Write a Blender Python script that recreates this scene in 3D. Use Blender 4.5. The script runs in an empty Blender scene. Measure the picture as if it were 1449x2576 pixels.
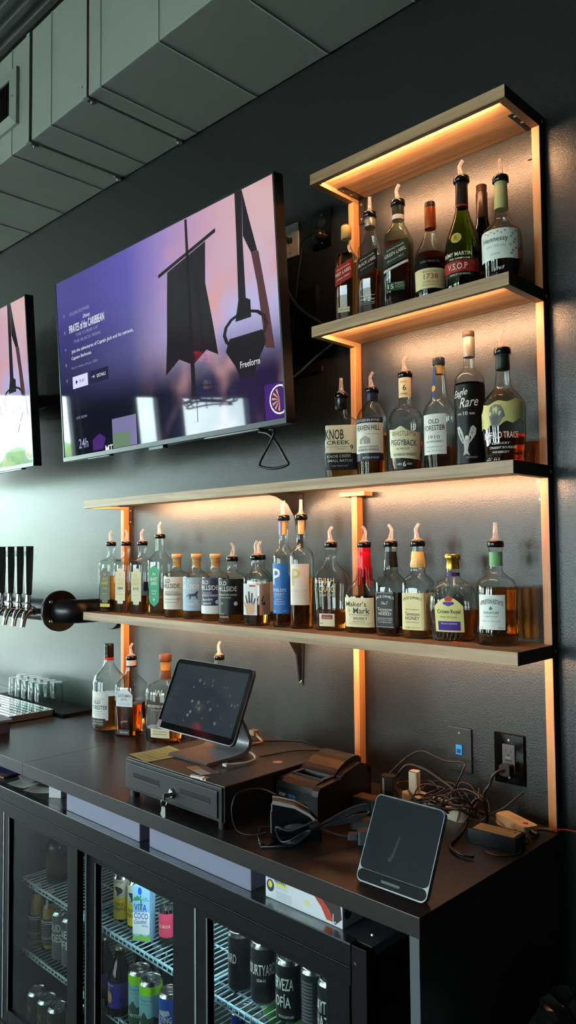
import bpy, bmesh, math, random
from mathutils import Vector, Matrix, noise
random.seed(7)
SC = bpy.context.scene
COL = SC.collection
PI = math.pi
# ---------------------------------------------------------------- camera
cam = bpy.data.objects.new('camera', bpy.data.cameras.new('camera'))
COL.objects.link(cam)
cam.data.sensor_fit = 'VERTICAL'
cam.data.sensor_height = 24.0
cam.data.lens = 1939.41 / 2576 * 24.0
cam.data.clip_start = 0.02
cam.data.clip_end = 400
_R = Vector((0.71605203, 0.69798794, -0.00907324)); _U = Vector((0.04073659, -0.02880792, 0.99875454)); _F = Vector((-0.69685724, 0.71552983, 0.04906162))
cam.matrix_world = Matrix(((_R.x, _U.x, -_F.x, 0.8198), (_R.y, _U.y, -_F.y, -1.7434), (_R.z, _U.z, -_F.z, 0.6543), (0, 0, 0, 1)))
SC.camera = cam
# ---------------------------------------------------------------- sky, exposure
SKY = 18.0      # overcast sky radiance
LED = 215.0    # warm strip radiance
SC.view_settings.view_transform = 'Standard'
SC.view_settings.look = 'None'
SC.view_settings.gamma = 1.0
SC.view_settings.exposure = 0.65
SC.view_settings.use_curve_mapping = False
wd = bpy.data.worlds.new('sky'); SC.world = wd; wd.use_nodes = True
nt = wd.node_tree; nt.nodes.clear()
wo = nt.nodes.new('ShaderNodeOutputWorld'); bg = nt.nodes.new('ShaderNodeBackground')
tc = nt.nodes.new('ShaderNodeTexCoord'); nz = nt.nodes.new('ShaderNodeTexNoise'); rp = nt.nodes.new('ShaderNodeValToRGB')
mp = nt.nodes.new('ShaderNodeMapping'); mp.inputs['Scale'].default_value = (1, 1, 3.2)
nz.inputs['Scale'].default_value = 2.6; nz.inputs['Detail'].default_value = 5
rp.color_ramp.elements[0].position = 0.38; rp.color_ramp.elements[0].color = (0.57, 0.75, 0.83, 1)
rp.color_ramp.elements[1].position = 0.62; rp.color_ramp.elements[1].color = (0.86, 0.99, 0.99, 1)
nt.links.new(tc.outputs['Generated'], mp.inputs[0]); nt.links.new(mp.outputs[0], nz.inputs[0]); nt.links.new(nz.outputs[0], rp.inputs[0])
nt.links.new(rp.outputs[0], bg.inputs[0]); nt.links.new(bg.outputs[0], wo.inputs[0])
bg.inputs[1].default_value = SKY
cy = SC.cycles
cy.use_denoising = True
cy.max_bounces = 14; cy.transmission_bounces = 14; cy.glossy_bounces = 5; cy.diffuse_bounces = 4; cy.transparent_max_bounces = 32
cy.sample_clamp_indirect = 6.0

# ---------------------------------------------------------------- helpers
def C(h, a=1.0):
    h = h.lstrip('#'); r = []
    for i in (0, 2, 4):
        v = int(h[i:i+2], 16) / 255
        r.append(v / 12.92 if v <= 0.04045 else ((v + 0.055) / 1.055) ** 2.4)
    return (r[0], r[1], r[2], a)
_M = {}
def mat(name, col='#808080', rough=0.5, metal=0.0, spec=0.5, emit=None, es=0.0, bump=None, var=None, trans=0.0, ior=1.45, coat=0.0, scale=None, alpha=1.0):
    """procedural principled material; bump=(scale,strength,dist) var=(scale,amount)"""
    if name in _M: return _M[name]
    m = bpy.data.materials.new(name); m.use_nodes = True; n = m.node_tree.nodes; l = m.node_tree.links
    b = n['Principled BSDF']; c = C(col) if isinstance(col, str) else col
    b.inputs['Base Color'].default_value = c; b.inputs['Roughness'].default_value = rough; b.inputs['Metallic'].default_value = metal
    b.inputs['Specular IOR Level'].default_value = spec; b.inputs['IOR'].default_value = ior
    b.inputs['Transmission Weight'].default_value = trans; b.inputs['Coat Weight'].default_value = coat
    if alpha < 1: b.inputs['Alpha'].default_value = alpha
    if emit: b.inputs['Emission Color'].default_value = C(emit) if isinstance(emit, str) else emit; b.inputs['Emission Strength'].default_value = es
    if bump or var:
        t = n.new('ShaderNodeTexCoord'); g = n.new('ShaderNodeMapping'); l.new(t.outputs['Object'], g.inputs[0])
        if scale: g.inputs['Scale'].default_value = scale
    if bump:
        x = n.new('ShaderNodeTexNoise'); x.inputs['Scale'].default_value = bump[0]; x.inputs['Detail'].default_value = 2
        l.new(g.outputs[0], x.inputs[0]); q = n.new('ShaderNodeBump'); q.inputs['Strength'].default_value = bump[1]; q.inputs['Distance'].default_value = bump[2]
        l.new(x.outputs[0], q.inputs['Height']); l.new(q.outputs[0], b.inputs['Normal'])
    if var:
        x = n.new('ShaderNodeTexNoise'); x.inputs['Scale'].default_value = var[0]; x.inputs['Detail'].default_value = 4
        l.new(g.outputs[0], x.inputs[0]); q = n.new('ShaderNodeMix'); q.data_type = 'RGBA'
        q.inputs[6].default_value = tuple(v * (1 - var[1]) for v in c[:3]) + (1,); q.inputs[7].default_value = tuple(min(1, v * (1 + var[1])) for v in c[:3]) + (1,)
        l.new(x.outputs[0], q.inputs[0]); l.new(q.outputs[2], b.inputs['Base Color'])
    _M[name] = m; return m
def P(col, rough=0.45, **k):            # plain print / plastic colour
    k.setdefault('spec', .28); return mat('print_' + col.strip('#') + ('_%d' % (rough * 100)), col, rough, **k)
def wood(name, c0, c1, c2, axis):
    if name in _M: return _M[name]
    m = bpy.data.materials.new(name); m.use_nodes = True; n = m.node_tree.nodes; l = m.node_tree.links; b = n['Principled BSDF']
    t = n.new('ShaderNodeTexCoord'); g = n.new('ShaderNodeMapping'); l.new(t.outputs['Object'], g.inputs[0])
    s = [38, 38, 38]; s[axis] = 1.6; g.inputs['Scale'].default_value = s
    x = n.new('ShaderNodeTexNoise'); x.inputs['Scale'].default_value = 1.0; x.inputs['Detail'].default_value = 6; x.inputs['Distortion'].default_value = 1.2; l.new(g.outputs[0], x.inputs[0])
    r = n.new('ShaderNodeValToRGB'); e = r.color_ramp.elements; e[0].position = .32; e[0].color = C(c0); e[1].position = .68; e[1].color = C(c2)
    k = e.new(.5); k.color = C(c1); l.new(x.outputs[0], r.inputs[0])
    y = n.new('ShaderNodeTexNoise'); y.inputs['Scale'].default_value = 6.0; y.inputs['Detail'].default_value = 3; l.new(g.outputs[0], y.inputs[0])
    y2 = n.new('ShaderNodeValToRGB'); y2.color_ramp.elements[0].position = .30; y2.color_ramp.elements[0].color = (.55, .5, .45, 1); y2.color_ramp.elements[1].position = .42; l.new(y.outputs[0], y2.inputs[0])
    mx = n.new('ShaderNodeMix'); mx.data_type = 'RGBA'; mx.blend_type = 'MULTIPLY'; mx.inputs[0].default_value = .55; l.new(r.outputs[0], mx.inputs[6]); l.new(y2.outputs[0], mx.inputs[7])
    l.new(mx.outputs[2], b.inputs['Base Color']); b.inputs['Roughness'].default_value = .42
    q = n.new('ShaderNodeBump'); q.inputs['Strength'].default_value = .12; q.inputs['Distance'].default_value = .002; l.new(x.outputs[0], q.inputs['Height']); l.new(q.outputs[0], b.inputs['Normal'])
    _M[name] = m; return m
def glass(name, tint='#f4f8f6', edge='#8f9c98', ior=1.5, rough=0.01):
    """thin clear wall: see-through with fresnel gloss, darker where seen edge-on"""
    if name in _M: return _M[name]
    m = bpy.data.materials.new(name); m.use_nodes = True; n = m.node_tree.nodes; l = m.node_tree.links; n.clear()
    o = n.new('ShaderNodeOutputMaterial'); t = n.new('ShaderNodeBsdfTransparent'); g = n.new('ShaderNodeBsdfGlossy'); x = n.new('ShaderNodeMixShader')
    f = n.new('ShaderNodeFresnel'); ge = n.new('ShaderNodeNewGeometry'); mr = n.new('ShaderNodeMapRange'); mr.inputs[3].default_value = ior; mr.inputs[4].default_value = 1 / ior
    l.new(ge.outputs['Backfacing'], mr.inputs[0]); l.new(mr.outputs[0], f.inputs[0]); g.inputs['Roughness'].default_value = rough
    w = n.new('ShaderNodeLayerWeight'); w.inputs[0].default_value = .5; r = n.new('ShaderNodeValToRGB')
    r.color_ramp.elements[0].position = .35; r.color_ramp.elements[0].color = C(tint); r.color_ramp.elements[1].position = .92; r.color_ramp.elements[1].color = C(edge)
    l.new(w.outputs['Facing'], r.inputs[0]); l.new(r.outputs[0], t.inputs[0]); l.new(f.outputs[0], x.inputs[0]); l.new(t.outputs[0], x.inputs[1]); l.new(g.outputs[0], x.inputs[2]); l.new(x.outputs[0], o.inputs[0])
    _M[name] = m; return m
def liquid(name, col):
    return mat('liquid_' + name, col, 0.0, trans=1.0, ior=1.34)

_T = {}
def text2d(s, bold=0.0, shear=0.0):
    bold = min(bold, .008)
    k = (s, bold, shear)
    if k not in _T:
        c = bpy.data.curves.new('t', 'FONT'); c.body = s; c.resolution_u = 2; c.offset = bold; c.shear = shear
        o = bpy.data.objects.new('t', c); me = bpy.data.meshes.new_from_object(o)
        v = [(p.co.x, p.co.y) for p in me.vertices]; f = [tuple(q.vertices) for q in me.polygons]
        bpy.data.objects.remove(o); bpy.data.curves.remove(c); bpy.data.meshes.remove(me)
        if not v: v = [(0, 0), (1, 0), (1, 1)]; f = []
        x0 = min(p[0] for p in v); x1 = max(p[0] for p in v); y0 = min(p[1] for p in v); y1 = max(p[1] for p in v)
        v = [((x - x0) / max(x1 - x0, 1e-6) - .5, (y - y0) / max(y1 - y0, 1e-6)) for x, y in v]
        _T[k] = (v, f)
    return _T[k]

def slices(v, f, step):
    """cut a flat shape into upright strips so it can bend round a bottle"""
    x0 = min(p[0] for p in v); x1 = max(p[0] for p in v); n = min(24, int((x1 - x0) / step))
    if n < 1: return v, f
    bm = bmesh.new(); vs = [bm.verts.new((p[0], p[1], 0)) for p in v]
    for q in f:
        try: bm.faces.new([vs[i] for i in q])
        except ValueError: pass
    for k in range(1, n + 1):
        bmesh.ops.bisect_plane(bm, geom=bm.verts[:] + bm.edges[:] + bm.faces[:], plane_co=(x0 + (x1 - x0) * k / (n + 1), 0, 0), plane_no=(1, 0, 0))
    bm.verts.index_update(); r = [(p.co.x, p.co.y) for p in bm.verts], [tuple(p.index for p in q.verts) for q in bm.faces]
    bm.free(); return r
class MB:
    def __init__(s): s.v = []; s.f = []; s.m = []; s.s = []
    def add(s, v, f, mi=0, sm=False):
        o = len(s.v); s.v += [tuple(p) for p in v]; s.f += [tuple(i + o for i in q) for q in f]; s.m += [mi] * len(f); s.s += [sm] * len(f); return s
    def box(s, x0, x1, y0, y1, z0, z1, mi=0):
        v = [(x, y, z) for z in (z0, z1) for y in (y0, y1) for x in (x0, x1)]
        return s.add(v, [(0, 2, 3, 1), (4, 5, 7, 6), (0, 1, 5, 4), (2, 6, 7, 3), (0, 4, 6, 2), (1, 3, 7, 5)], mi)
    def loft(s, rings, mi=0, sm=True, c0=True, c1=True, closed=True):
        n = len(rings[0]); v = [p for r in rings for p in r]; f = []
        for i in range(len(rings) - 1):
            for j in range(n if closed else n - 1):
                k = (j + 1) % n; f.append((i * n + j, i * n + k, (i + 1) * n + k, (i + 1) * n + j))
        s.add(v, f, mi, sm)
        if c0: s.add(rings[0], [tuple(reversed(range(n)))], mi)
        if c1: s.add(rings[-1], [tuple(range(n))], mi)
        return s
    def lathe(s, prof, n=24, mi=0, cx=0, cy=0, cz=0, caps=True, sm=True, axis='z'):
        rs = []
        for z, r in prof:
            ring = []
            for j in range(n):
                a = 2 * PI * j / n; p = (r * math.cos(a), r * math.sin(a), z)
                if axis == 'x': p = (p[2], p[0], p[1])
                if axis == 'y': p = (p[0], -p[2], p[1])
                ring.append((p[0] + cx, p[1] + cy, p[2] + cz))
            rs.append(ring)
        return s.loft(rs, mi, sm, caps, caps)
    def cyl(s, x, y, z0, z1, r, n=20, mi=0): return s.lathe([(z0, r), (z1, r)], n, mi, x, y, 0)
    def prism(s, poly, z0, z1, mi=0, axis='z'):
        def q(p, z): return {'z': (p[0], p[1], z), 'y': (p[0], z, p[1]), 'x': (z, p[0], p[1])}[axis]
        n = len(poly); a = [q(p, z0) for p in poly]; b = [q(p, z1) for p in poly]
        return s.loft([a, b], mi, False)
    def rbox(s, x0, x1, y0, y1, z0, z1, r, mi=0, axis='z', k=4):
        if axis == 'z': a = (x0, x1, y0, y1, z0, z1)
        elif axis == 'y': a = (x0, x1, z0, z1, y0, y1)
        else: a = (y0, y1, z0, z1, x0, x1)
        return s.prism(rrect(a[0], a[1], a[2], a[3], r, k), a[4], a[5], mi, axis)
    def tube(s, path, r, n=8, mi=0, caps=True):
        pts = [Vector(p) for p in path]; rs = []; up = Vector((0, 0, 1)); pn = None
        for i, p in enumerate(pts):
            d = (pts[min(i + 1, len(pts) - 1)] - pts[max(i - 1, 0)]).normalized()
            if pn is None: pn = d.orthogonal().normalized()
            pn = (pn - d * pn.dot(d)); pn = pn.normalized() if pn.length > 1e-5 else d.orthogonal().normalized()
            b = d.cross(pn); rr = r[i] if isinstance(r, (list, tuple)) else r
            rs.append([tuple(p + (pn * math.cos(2 * PI * j / n) + b * math.sin(2 * PI * j / n)) * rr) for j in range(n)])
        return s.loft(rs, mi, True, caps, caps)
    def sheet(s, fn, u0, u1, w0, w1, nu=8, nw=2, mi=0, top=None, bot=None):
        v = []
        for i in range(nu + 1):
            t = i / nu; u = u0 + (u1 - u0) * t; a = w0 + (bot(t) if bot else 0); b = w1 + (top(t) if top else 0)
            for j in range(nw + 1): v.append(fn(u, a + (b - a) * j / nw))
        k = nw + 1
        return s.add(v, [(i * k + j, (i + 1) * k + j, (i + 1) * k + j + 1, i * k + j + 1) for i in range(nu) for j in range(nw)], mi, True)
    def text(s, txt, fn, u, z, w, h, mi=0, bold=0.0, slant=0.0, shear=0.0, arc=0.0, bend=0.0):
        v, f = text2d(txt, bold, shear)
        if bend and f: v, f = slices(v, f, bend / w)
        return s.add([fn(u + x * w, z + y * h + slant * x * w - arc * 4 * x * x) for x, y in v], f, mi)
    def poly(s, pts, fn, mi=0, bend=0.0):
        v, f = pts, [tuple(range(len(pts)))]
        if bend: v, f = slices(v, f, bend)
        return s.add([fn(*p) for p in v], f, mi)
    def build(s, name, mats, parent=None, world=False, loc=None, bevel=0.0):
        me = bpy.data.meshes.new(name)
        v = s.v
        if world and parent is not None:
            L = parent.location; v = [(a - L.x, b - L.y, c - L.z) for a, b, c in v]
        me.from_pydata(v, [], s.f); me.validate()
        if len(me.polygons) == len(s.m):
            me.polygons.foreach_set('material_index', s.m); me.polygons.foreach_set('use_smooth', s.s)
        for m in (mats if isinstance(mats, (list, tuple)) else [mats]): me.materials.append(m)
        bm = bmesh.new(); bm.from_mesh(me); bmesh.ops.recalc_face_normals(bm, faces=bm.faces)
        if bevel:
            ed = [e for e in bm.edges if len(e.link_faces) == 2 and e.calc_face_angle(0) > .6]
            bmesh.ops.bevel(bm, geom=ed, offset=bevel, segments=2, profile=.6, affect='EDGES')
        bm.to_mesh(me); bm.free()
        return link(name, me, parent, loc)
def link(name, me, parent=None, loc=None):
    o = bpy.data.objects.new(name, me); COL.objects.link(o)
    if parent: o.parent = parent
    if loc: o.location = loc
    return o
def rrect(x0, x1, y0, y1, r, k=4):
    p = []
    for cx, cy, a0 in ((x1 - r, y1 - r, 0), (x0 + r, y1 - r, 90), (x0 + r, y0 + r, 180), (x1 - r, y0 + r, 270)):
        for i in range(k + 1):
            a = math.radians(a0 + 90 * i / k); p.append((cx + r * math.cos(a), cy + r * math.sin(a)))
    return p
def tag(o, label, cat, group=None):
    o['label'] = label; o['category'] = cat
    if group: o['group'] = group
    return o
def thing(name, label, cat, loc=(0, 0, 0), rot=(0, 0, 0), group=None):
    o = bpy.data.objects.new(name, None); COL.objects.link(o); o.location = loc
    o.rotation_euler = rot if isinstance(rot, (tuple, list)) else (0, 0, rot); o.empty_display_size = .05
    return tag(o, label, cat, group)
def soft(o, a=.7):
    o.data.polygons.foreach_set('use_smooth', [True] * len(o.data.polygons)); o.data.set_sharp_from_angle(angle=a); return o
def struct(o): o['kind'] = 'structure'; return o
def smooth(pts, k=6):
    p = [Vector(a) for a in pts]; q = []
    for i in range(len(p) - 1):
        a, b, c, d = p[max(i - 1, 0)], p[i], p[i + 1], p[min(i + 2, len(p) - 1)]
        for j in range(k):
            t = j / k; q.append(.5 * ((2 * b) + (c - a) * t + (2 * a - 5 * b + 4 * c - d) * t * t + (3 * b - a - 3 * c + d) * t ** 3))
    return q + [p[-1]]
XZ = lambda y: (lambda u, z: (u, y, z))          # upright plane facing -Y
XY = lambda z: (lambda u, w: (u, w, z))          # lying plane

# ---------------------------------------------------------------- shared materials
WALL = mat('charcoal_wall_paint', '#171818', .345, spec=.56, bump=(230, .5, .0009))
DARKW = mat('dark_room_paint', '#2c2f2f', .6, bump=(120, .2, .003))
CEIL = mat('ceiling_paint', '#5c615d', .55)
DUCT = mat('duct_paint', '#8a908a', .5, bump=(60, .05, .004), var=(9, .06))
FLOOR = mat('floor_concrete', '#353534', .5, var=(2, .15))
BLK = mat('black_plastic', '#0b0b0c', .38)
BLKG = mat('black_gloss', '#060606', .08)
BLKM = mat('black_metal', '#0c0c0d', .33, metal=.0, spec=.6)
LAM = mat('black_laminate', '#262120', .28, spec=.5, bump=(900, .04, .001), var=(40, .2))
STEEL = mat('brushed_steel', '#b8b8b4', .28, metal=1.0)
CHROME = mat('chrome', '#d8d8d6', .08, metal=1.0)
WHT = mat('white_plastic', '#d8d4cc', .35)
WD = wood('oak_board', '#8a6a4c', '#a6825e', '#bb9872', 0)
WDY = wood('oak_board_short', '#8a6a4c', '#a6825e', '#bb9872', 1)
WDZ = wood('oak_post', '#a06a3c', '#b67f4d', '#c08f5e', 2)
UNLIT_STAIN = mat('unlit_stained_end', '#2e2620', .5, var=(60, .2))  # stained right ends, their unlit darkness put into the colour
GL = glass('clear_glass', '#f7faf8', '#aab3af')
SPOUT = glass('clear_spout_plastic', '#f6e9e4', '#d9bcb4', 1.6, .06)
_n = SPOUT.node_tree; _t = _n.nodes.new('ShaderNodeBsdfTranslucent'); _t.inputs[0].default_value = (.9, .78, .74, 1); _d = _n.nodes.new('ShaderNodeBsdfDiffuse'); _d.inputs[0].default_value = (.9, .8, .76, 1)
_a = _n.nodes.new('ShaderNodeAddShader'); _n.links.new(_t.outputs[0], _a.inputs[0]); _n.links.new(_d.outputs[0], _a.inputs[1]); _x = _n.nodes.new('ShaderNodeMixShader'); _x.inputs[0].default_value = .13
_o = next(q for q in _n.nodes if q.type == 'OUTPUT_MATERIAL'); _s = _o.inputs[0].links[0].from_socket; _n.links.new(_s, _x.inputs[1]); _n.links.new(_a.outputs[0], _x.inputs[2]); _n.links.new(_x.outputs[0], _o.inputs[0])
PANE = glass('window_glass', '#fbfdfc', '#cfd8d6', 1.35)
DOORG = glass('cooler_door_glass', '#eef3f1', '#8c9896', 1.22, .02)
PAPER = mat('white_paper', '#d9d8d2', .7)
LEDM = mat('warm_led', '#000000', .5, emit=(1.0, .55, .28, 1), es=LED)

# ---------------------------------------------------------------- room
FZ = -1.06; CZ = 2.9; XL = -8.0; XR = 3.2; YB = -9.0
struct(MB().box(XL - .3, XR + .1, 0, .15, FZ - .1, CZ + .1).build('wall_back', WALL))
struct(MB().box(XR, XR + .15, YB, 0, FZ - .1, CZ + .1).build('wall_right', DARKW))
FILL_WINS = [(-6.2, -4.6), (-3.9, -2.4), (-1.2, .2)]  # front windows out of view, added to bring in fill light
w = MB(); xs = [XL - .3] + [q for p in FILL_WINS for q in p] + [XR + .1]
for i in range(0, len(xs), 2): w.box(xs[i], xs[i + 1], YB - .15, YB, FZ - .1, CZ + .1)
for a, b in FILL_WINS: w.box(a, b, YB - .15, YB, FZ - .1, -.78); w.box(a, b, YB - .15, YB, 2.28, CZ + .1)
struct(w.build('wall_front', DARKW))
for i, (a, b) in enumerate(FILL_WINS):
    fr = struct(MB().box(a, a + .06, YB - .12, YB - .04, -.78, 2.28).box(b - .06, b, YB - .12, YB - .04, -.78, 2.28).box(a, b, YB - .12, YB - .04, -.78, -.72).box(a, b, YB - .12, YB - .04, 2.22, 2.28).build('window_%d' % (i + 4), BLKM))
    MB().box(a + .05, b - .05, YB - .085, YB - .079, -.73, 2.23).build('pane', PANE, fr)
struct(MB().box(XL - .3, XR + .1, YB, 0, FZ - .1, FZ).build('floor', FLOOR))
ce = struct(MB().box(XL - .3, XR + .1, YB, .15, CZ, CZ + .1).build('ceiling', CEIL))
for i in range(26):            # folded deck ribs
    y = -.234 - i * .0595
    mb = MB().prism([(y - .018, CZ), (y - .012, CZ - .022), (y + .012, CZ - .022), (y + .018, CZ)], XL, XR, 0, 'x')
    mb.build('deck_rib', CEIL, ce)
WINS = [(-3.72, -.35), (-5.06, -4.6), (-6.75, -5.36)]
WZ0, WZ1 = -.78, 2.28
w = MB(); ys = [-9.0] + [y for p in sorted(WINS) for y in p] + [0.0]
for i in range(0, len(ys), 2): w.box(XL - .3, XL, ys[i], ys[i + 1], FZ, CZ)
for a, b in WINS: w.box(XL - .3, XL, a, b, FZ, WZ0); w.box(XL - .3, XL, a, b, WZ1, CZ)
struct(w.build('wall_left', DARKW))
for i, (a, b) in enumerate(WINS):
    fr = struct(MB().box(XL - .2, XL - .1, a, a + .06, WZ0, WZ1).box(XL - .2, XL - .1, b - .06, b, WZ0, WZ1).box(XL - .2, XL - .1, a, b, WZ0, WZ0 + .06).box(XL - .2, XL - .1, a, b, WZ1 - .06, WZ1).build('window_%d' % (i + 1), BLKM))
    MB().box(XL - .155, XL - .149, a + .05, b - .05, WZ0 + .05, WZ1 - .05).build('pane', PANE, fr)
struct(MB().box(-60, 40, -60, 30, FZ - .5, FZ - .1).build('ground', mat('pale_concrete_ground', '#a8a89e', .8, var=(.8, .15))))
leaf = mat('tree_leaves', '#9cba7e', .7, var=(3, .4))
bark = mat('bark', '#4a3c30', .8)
for i in range(14):
    y = -44 + i * 3.5; x = -46 + (i % 2) * 4.2; h = random.uniform(5.4, 6.4)
    t = thing('broadleaf_tree', 'leafy green tree outside beyond the windows', 'tree', (x, y, FZ - .1), 0, 'trees outside the windows')
    MB().lathe([(0, .16), (h * .5, .1)], 8).build('trunk', bark, t)
    bm = bmesh.new()
    for k in range(9):
        mtx = Matrix.Translation((random.uniform(-1.4, 1.4), random.uniform(-1.7, 1.7), h * random.uniform(.15, .84)))
        r = bmesh.ops.create_icosphere(bm, subdivisions=2, radius=random.uniform(.75, 1.1), matrix=mtx)
        for q in r['verts']: q.co += Vector((noise.noise(q.co * 2.3), noise.noise(q.co * 2.3 + Vector((9, 0, 0))), noise.noise(q.co * 2.3 + Vector((0, 9, 0))))) * .35
    me = bpy.data.meshes.new('crown'); bm.to_mesh(me); bm.free(); me.materials.append(leaf); link('crown', me, t)
# exit sign over the far side of the room
t = thing('exit_sign', 'lit red exit sign hanging far behind, seen mirrored in the television', 'sign', (XL + .06, -5.72, 2.66), (0, 0, PI / 2))
MB().rbox(-.19, .19, -.02, .02, 0, .22, .015, 0, 'y').build('housing', BLK, t)
MB().text('EXIT', XZ(-.022), 0, .04, .28, .14, 0, .03).build('lettering', mat('exit_red', '#200000', .5, emit='#ff2018', es=7.0), t)
MB().cyl(0, 0, .22, CZ - 2.66, .008, 8).build('hanger', BLK, t)
# basket pendant over the dining side
def pendant(x, y, z, r, lab):
    t = thing('basket_pendant', lab, 'pendant lamp', (x, y, z))
    MB().cyl(0, 0, .2, CZ - z, .006, 8).build('cord', BLK, t)
    MB().lathe([(.08, .02), (.1, .035), (.2, .035), (.215, .015)], 16).build('socket', BLK, t)
    MB().lathe([(-.03, .01), (-.02, .03), (.02, .042), (.06, .03), (.085, .018)], 16).build('bulb', mat('pendant_bulb', '#c9c2b4', .2, emit='#ffd9a8', es=1.2), t)
    b = MB()
    for k in range(9):
        zz = -.16 + k * .04; rr = r * math.sqrt(max(.15, 1 - ((zz + .01) / .24) ** 2)) * (.92 + .08 * random.random()); ox = random.uniform(-.015, .015)
        b.tube([(rr * math.cos(a) + ox, rr * math.sin(a), zz + .02 * math.sin(a * 2 + k)) for a in [2 * PI * i / 40 for i in range(41)]], .009, 6)
    for k in range(10):
        a = 2 * PI * k / 10
        b.tube([(r * math.sqrt(max(.1, 1 - (zz / .24) ** 2)) * math.cos(a + .5 * zz), r * math.sqrt(max(.1, 1 - (zz / .24) ** 2)) * math.sin(a + .5 * zz), zz) for zz in [-.17 + i * .045 for i in range(9)]] + [(0.03 * math.cos(a), .03 * math.sin(a), .2)], .007, 6)
    b.build('basket', BLKM, t)
pendant(-4.9, -3.35, 1.82, .3, 'round black woven pendant lamp hanging behind, mirrored in both screens')
# ---------------------------------------------------------------- duct
du = thing('air_duct', 'long dark grey sheet metal air duct running under the ceiling', 'duct', (-1.4, -.2, 2.173))
DY0, DZ0, DZ1 = -.408, 2.173, 2.59
for a, b in ((-5.0, -1.80), (-1.784, -1.403), (-1.392, 2.2)):
    MB().box(a, b, DY0, -.004, DZ0, DZ1).build('duct_section', DUCT, du, True, bevel=.003)
MB().box(-1.80, -1.39, DY0 + .012, -.01, DZ0 + .012, DZ1 - .01).build('joint_shadow_sleeve', BLKM, du, True)  # black sleeve in the gaps paints the dark shadow at the joints
for x in (-4.16, -3.84, -3.52, -3.2, -2.88, -2.566, -2.257, -1.939, -1.638, -1.316, -.999, -.68, -.36, -.04):
    MB().prism([(x - .008, 0), (x, -.0032), (x + .002, 0)], DY0, -.006, 0, 'y').build('bead', DUCT, du, False, (1.4, .2, 0))
    MB().prism([(x - .008, DY0), (x, DY0 - .0032), (x + .002, DY0)], DZ0, DZ1, 0, 'z').build('bead', DUCT, du, True)
for x in (-1.41, -1.81):
    for y in (DY0 + .01, -.035):
        c = MB().box(x - .003, x + .012, y - .004, y + .026, DZ0 - .008, DZ0).build('corner_clip', STEEL, du, True)
        MB().lathe([(-.006, .004), (0, .005)], 8, 0, x + .004, y + .012, DZ0 - .008).build('screw', STEEL, c, False, (1.4, .2, -2.173))
    MB().box(x - .012, x + .012, DY0 - .004, DY0, DZ0, DZ1).build('drive_cleat', DUCT, du, True)
MB().lathe([(0, .006), (.004, .004)], 10, 0, -1.425, DY0 - .0, 2.215, True, True, 'y').build('screw', STEEL, du, True)
vt = thing('duct_grille', 'rectangular supply grille with dark vertical blades on the duct front', 'grille', (-2.06, DY0, 2.386))
x0, x1, z0, z1 = -.175, .175, -.112, .112; i0 = .042
f = MB()
for (a, b) in (((x0, z0), (x1, z0)), ((x1, z0), (x1, z1)), ((x1, z1), (x0, z1)), ((x0, z1), (x0, z0))):
    ia = (a[0] * (1 - i0 / .175), a[1] * (1 - i0 / .112)); ib = (b[0] * (1 - i0 / .175), b[1] * (1 - i0 / .112))
    oa, ob = a, b
    f.add([(oa[0], -.001, oa[1]), (ob[0], -.001, ob[1]), (ob[0], -.012, ob[1]), (oa[0], -.012, oa[1]), (ia[0], -.02, ia[1]), (ib[0], -.02, ib[1]), (ia[0], -.002, ia[1]), (ib[0], -.002, ib[1])],
          [(0, 1, 2, 3), (3, 2, 5, 4), (4, 5, 7, 6), (0, 6, 7, 1)])
f.build('frame', DUCT, vt)
MB().box(x0 + .03, x1 - .03, -.0015, -.0005, z0 + .03, z1 - .03).build('backing', mat('void_black', '#020202', .9), vt)
me = MB().box(-.0012, .0012, -.016, -.002, z0 + i0, z1 - i0).build('blade', BLKM, vt).data
bpy.data.objects['blade'].location = (x1 - i0 - .006, 0, 0)
for k in range(1, 19): link('blade', me, vt, (x1 - i0 - .006 - k * .0139, 0, 0))
MB().lathe([(0, .005), (.003, .003)], 8, 0, .15, -.017, 0, True, True, 'y').build('screw', STEEL, vt)
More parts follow.
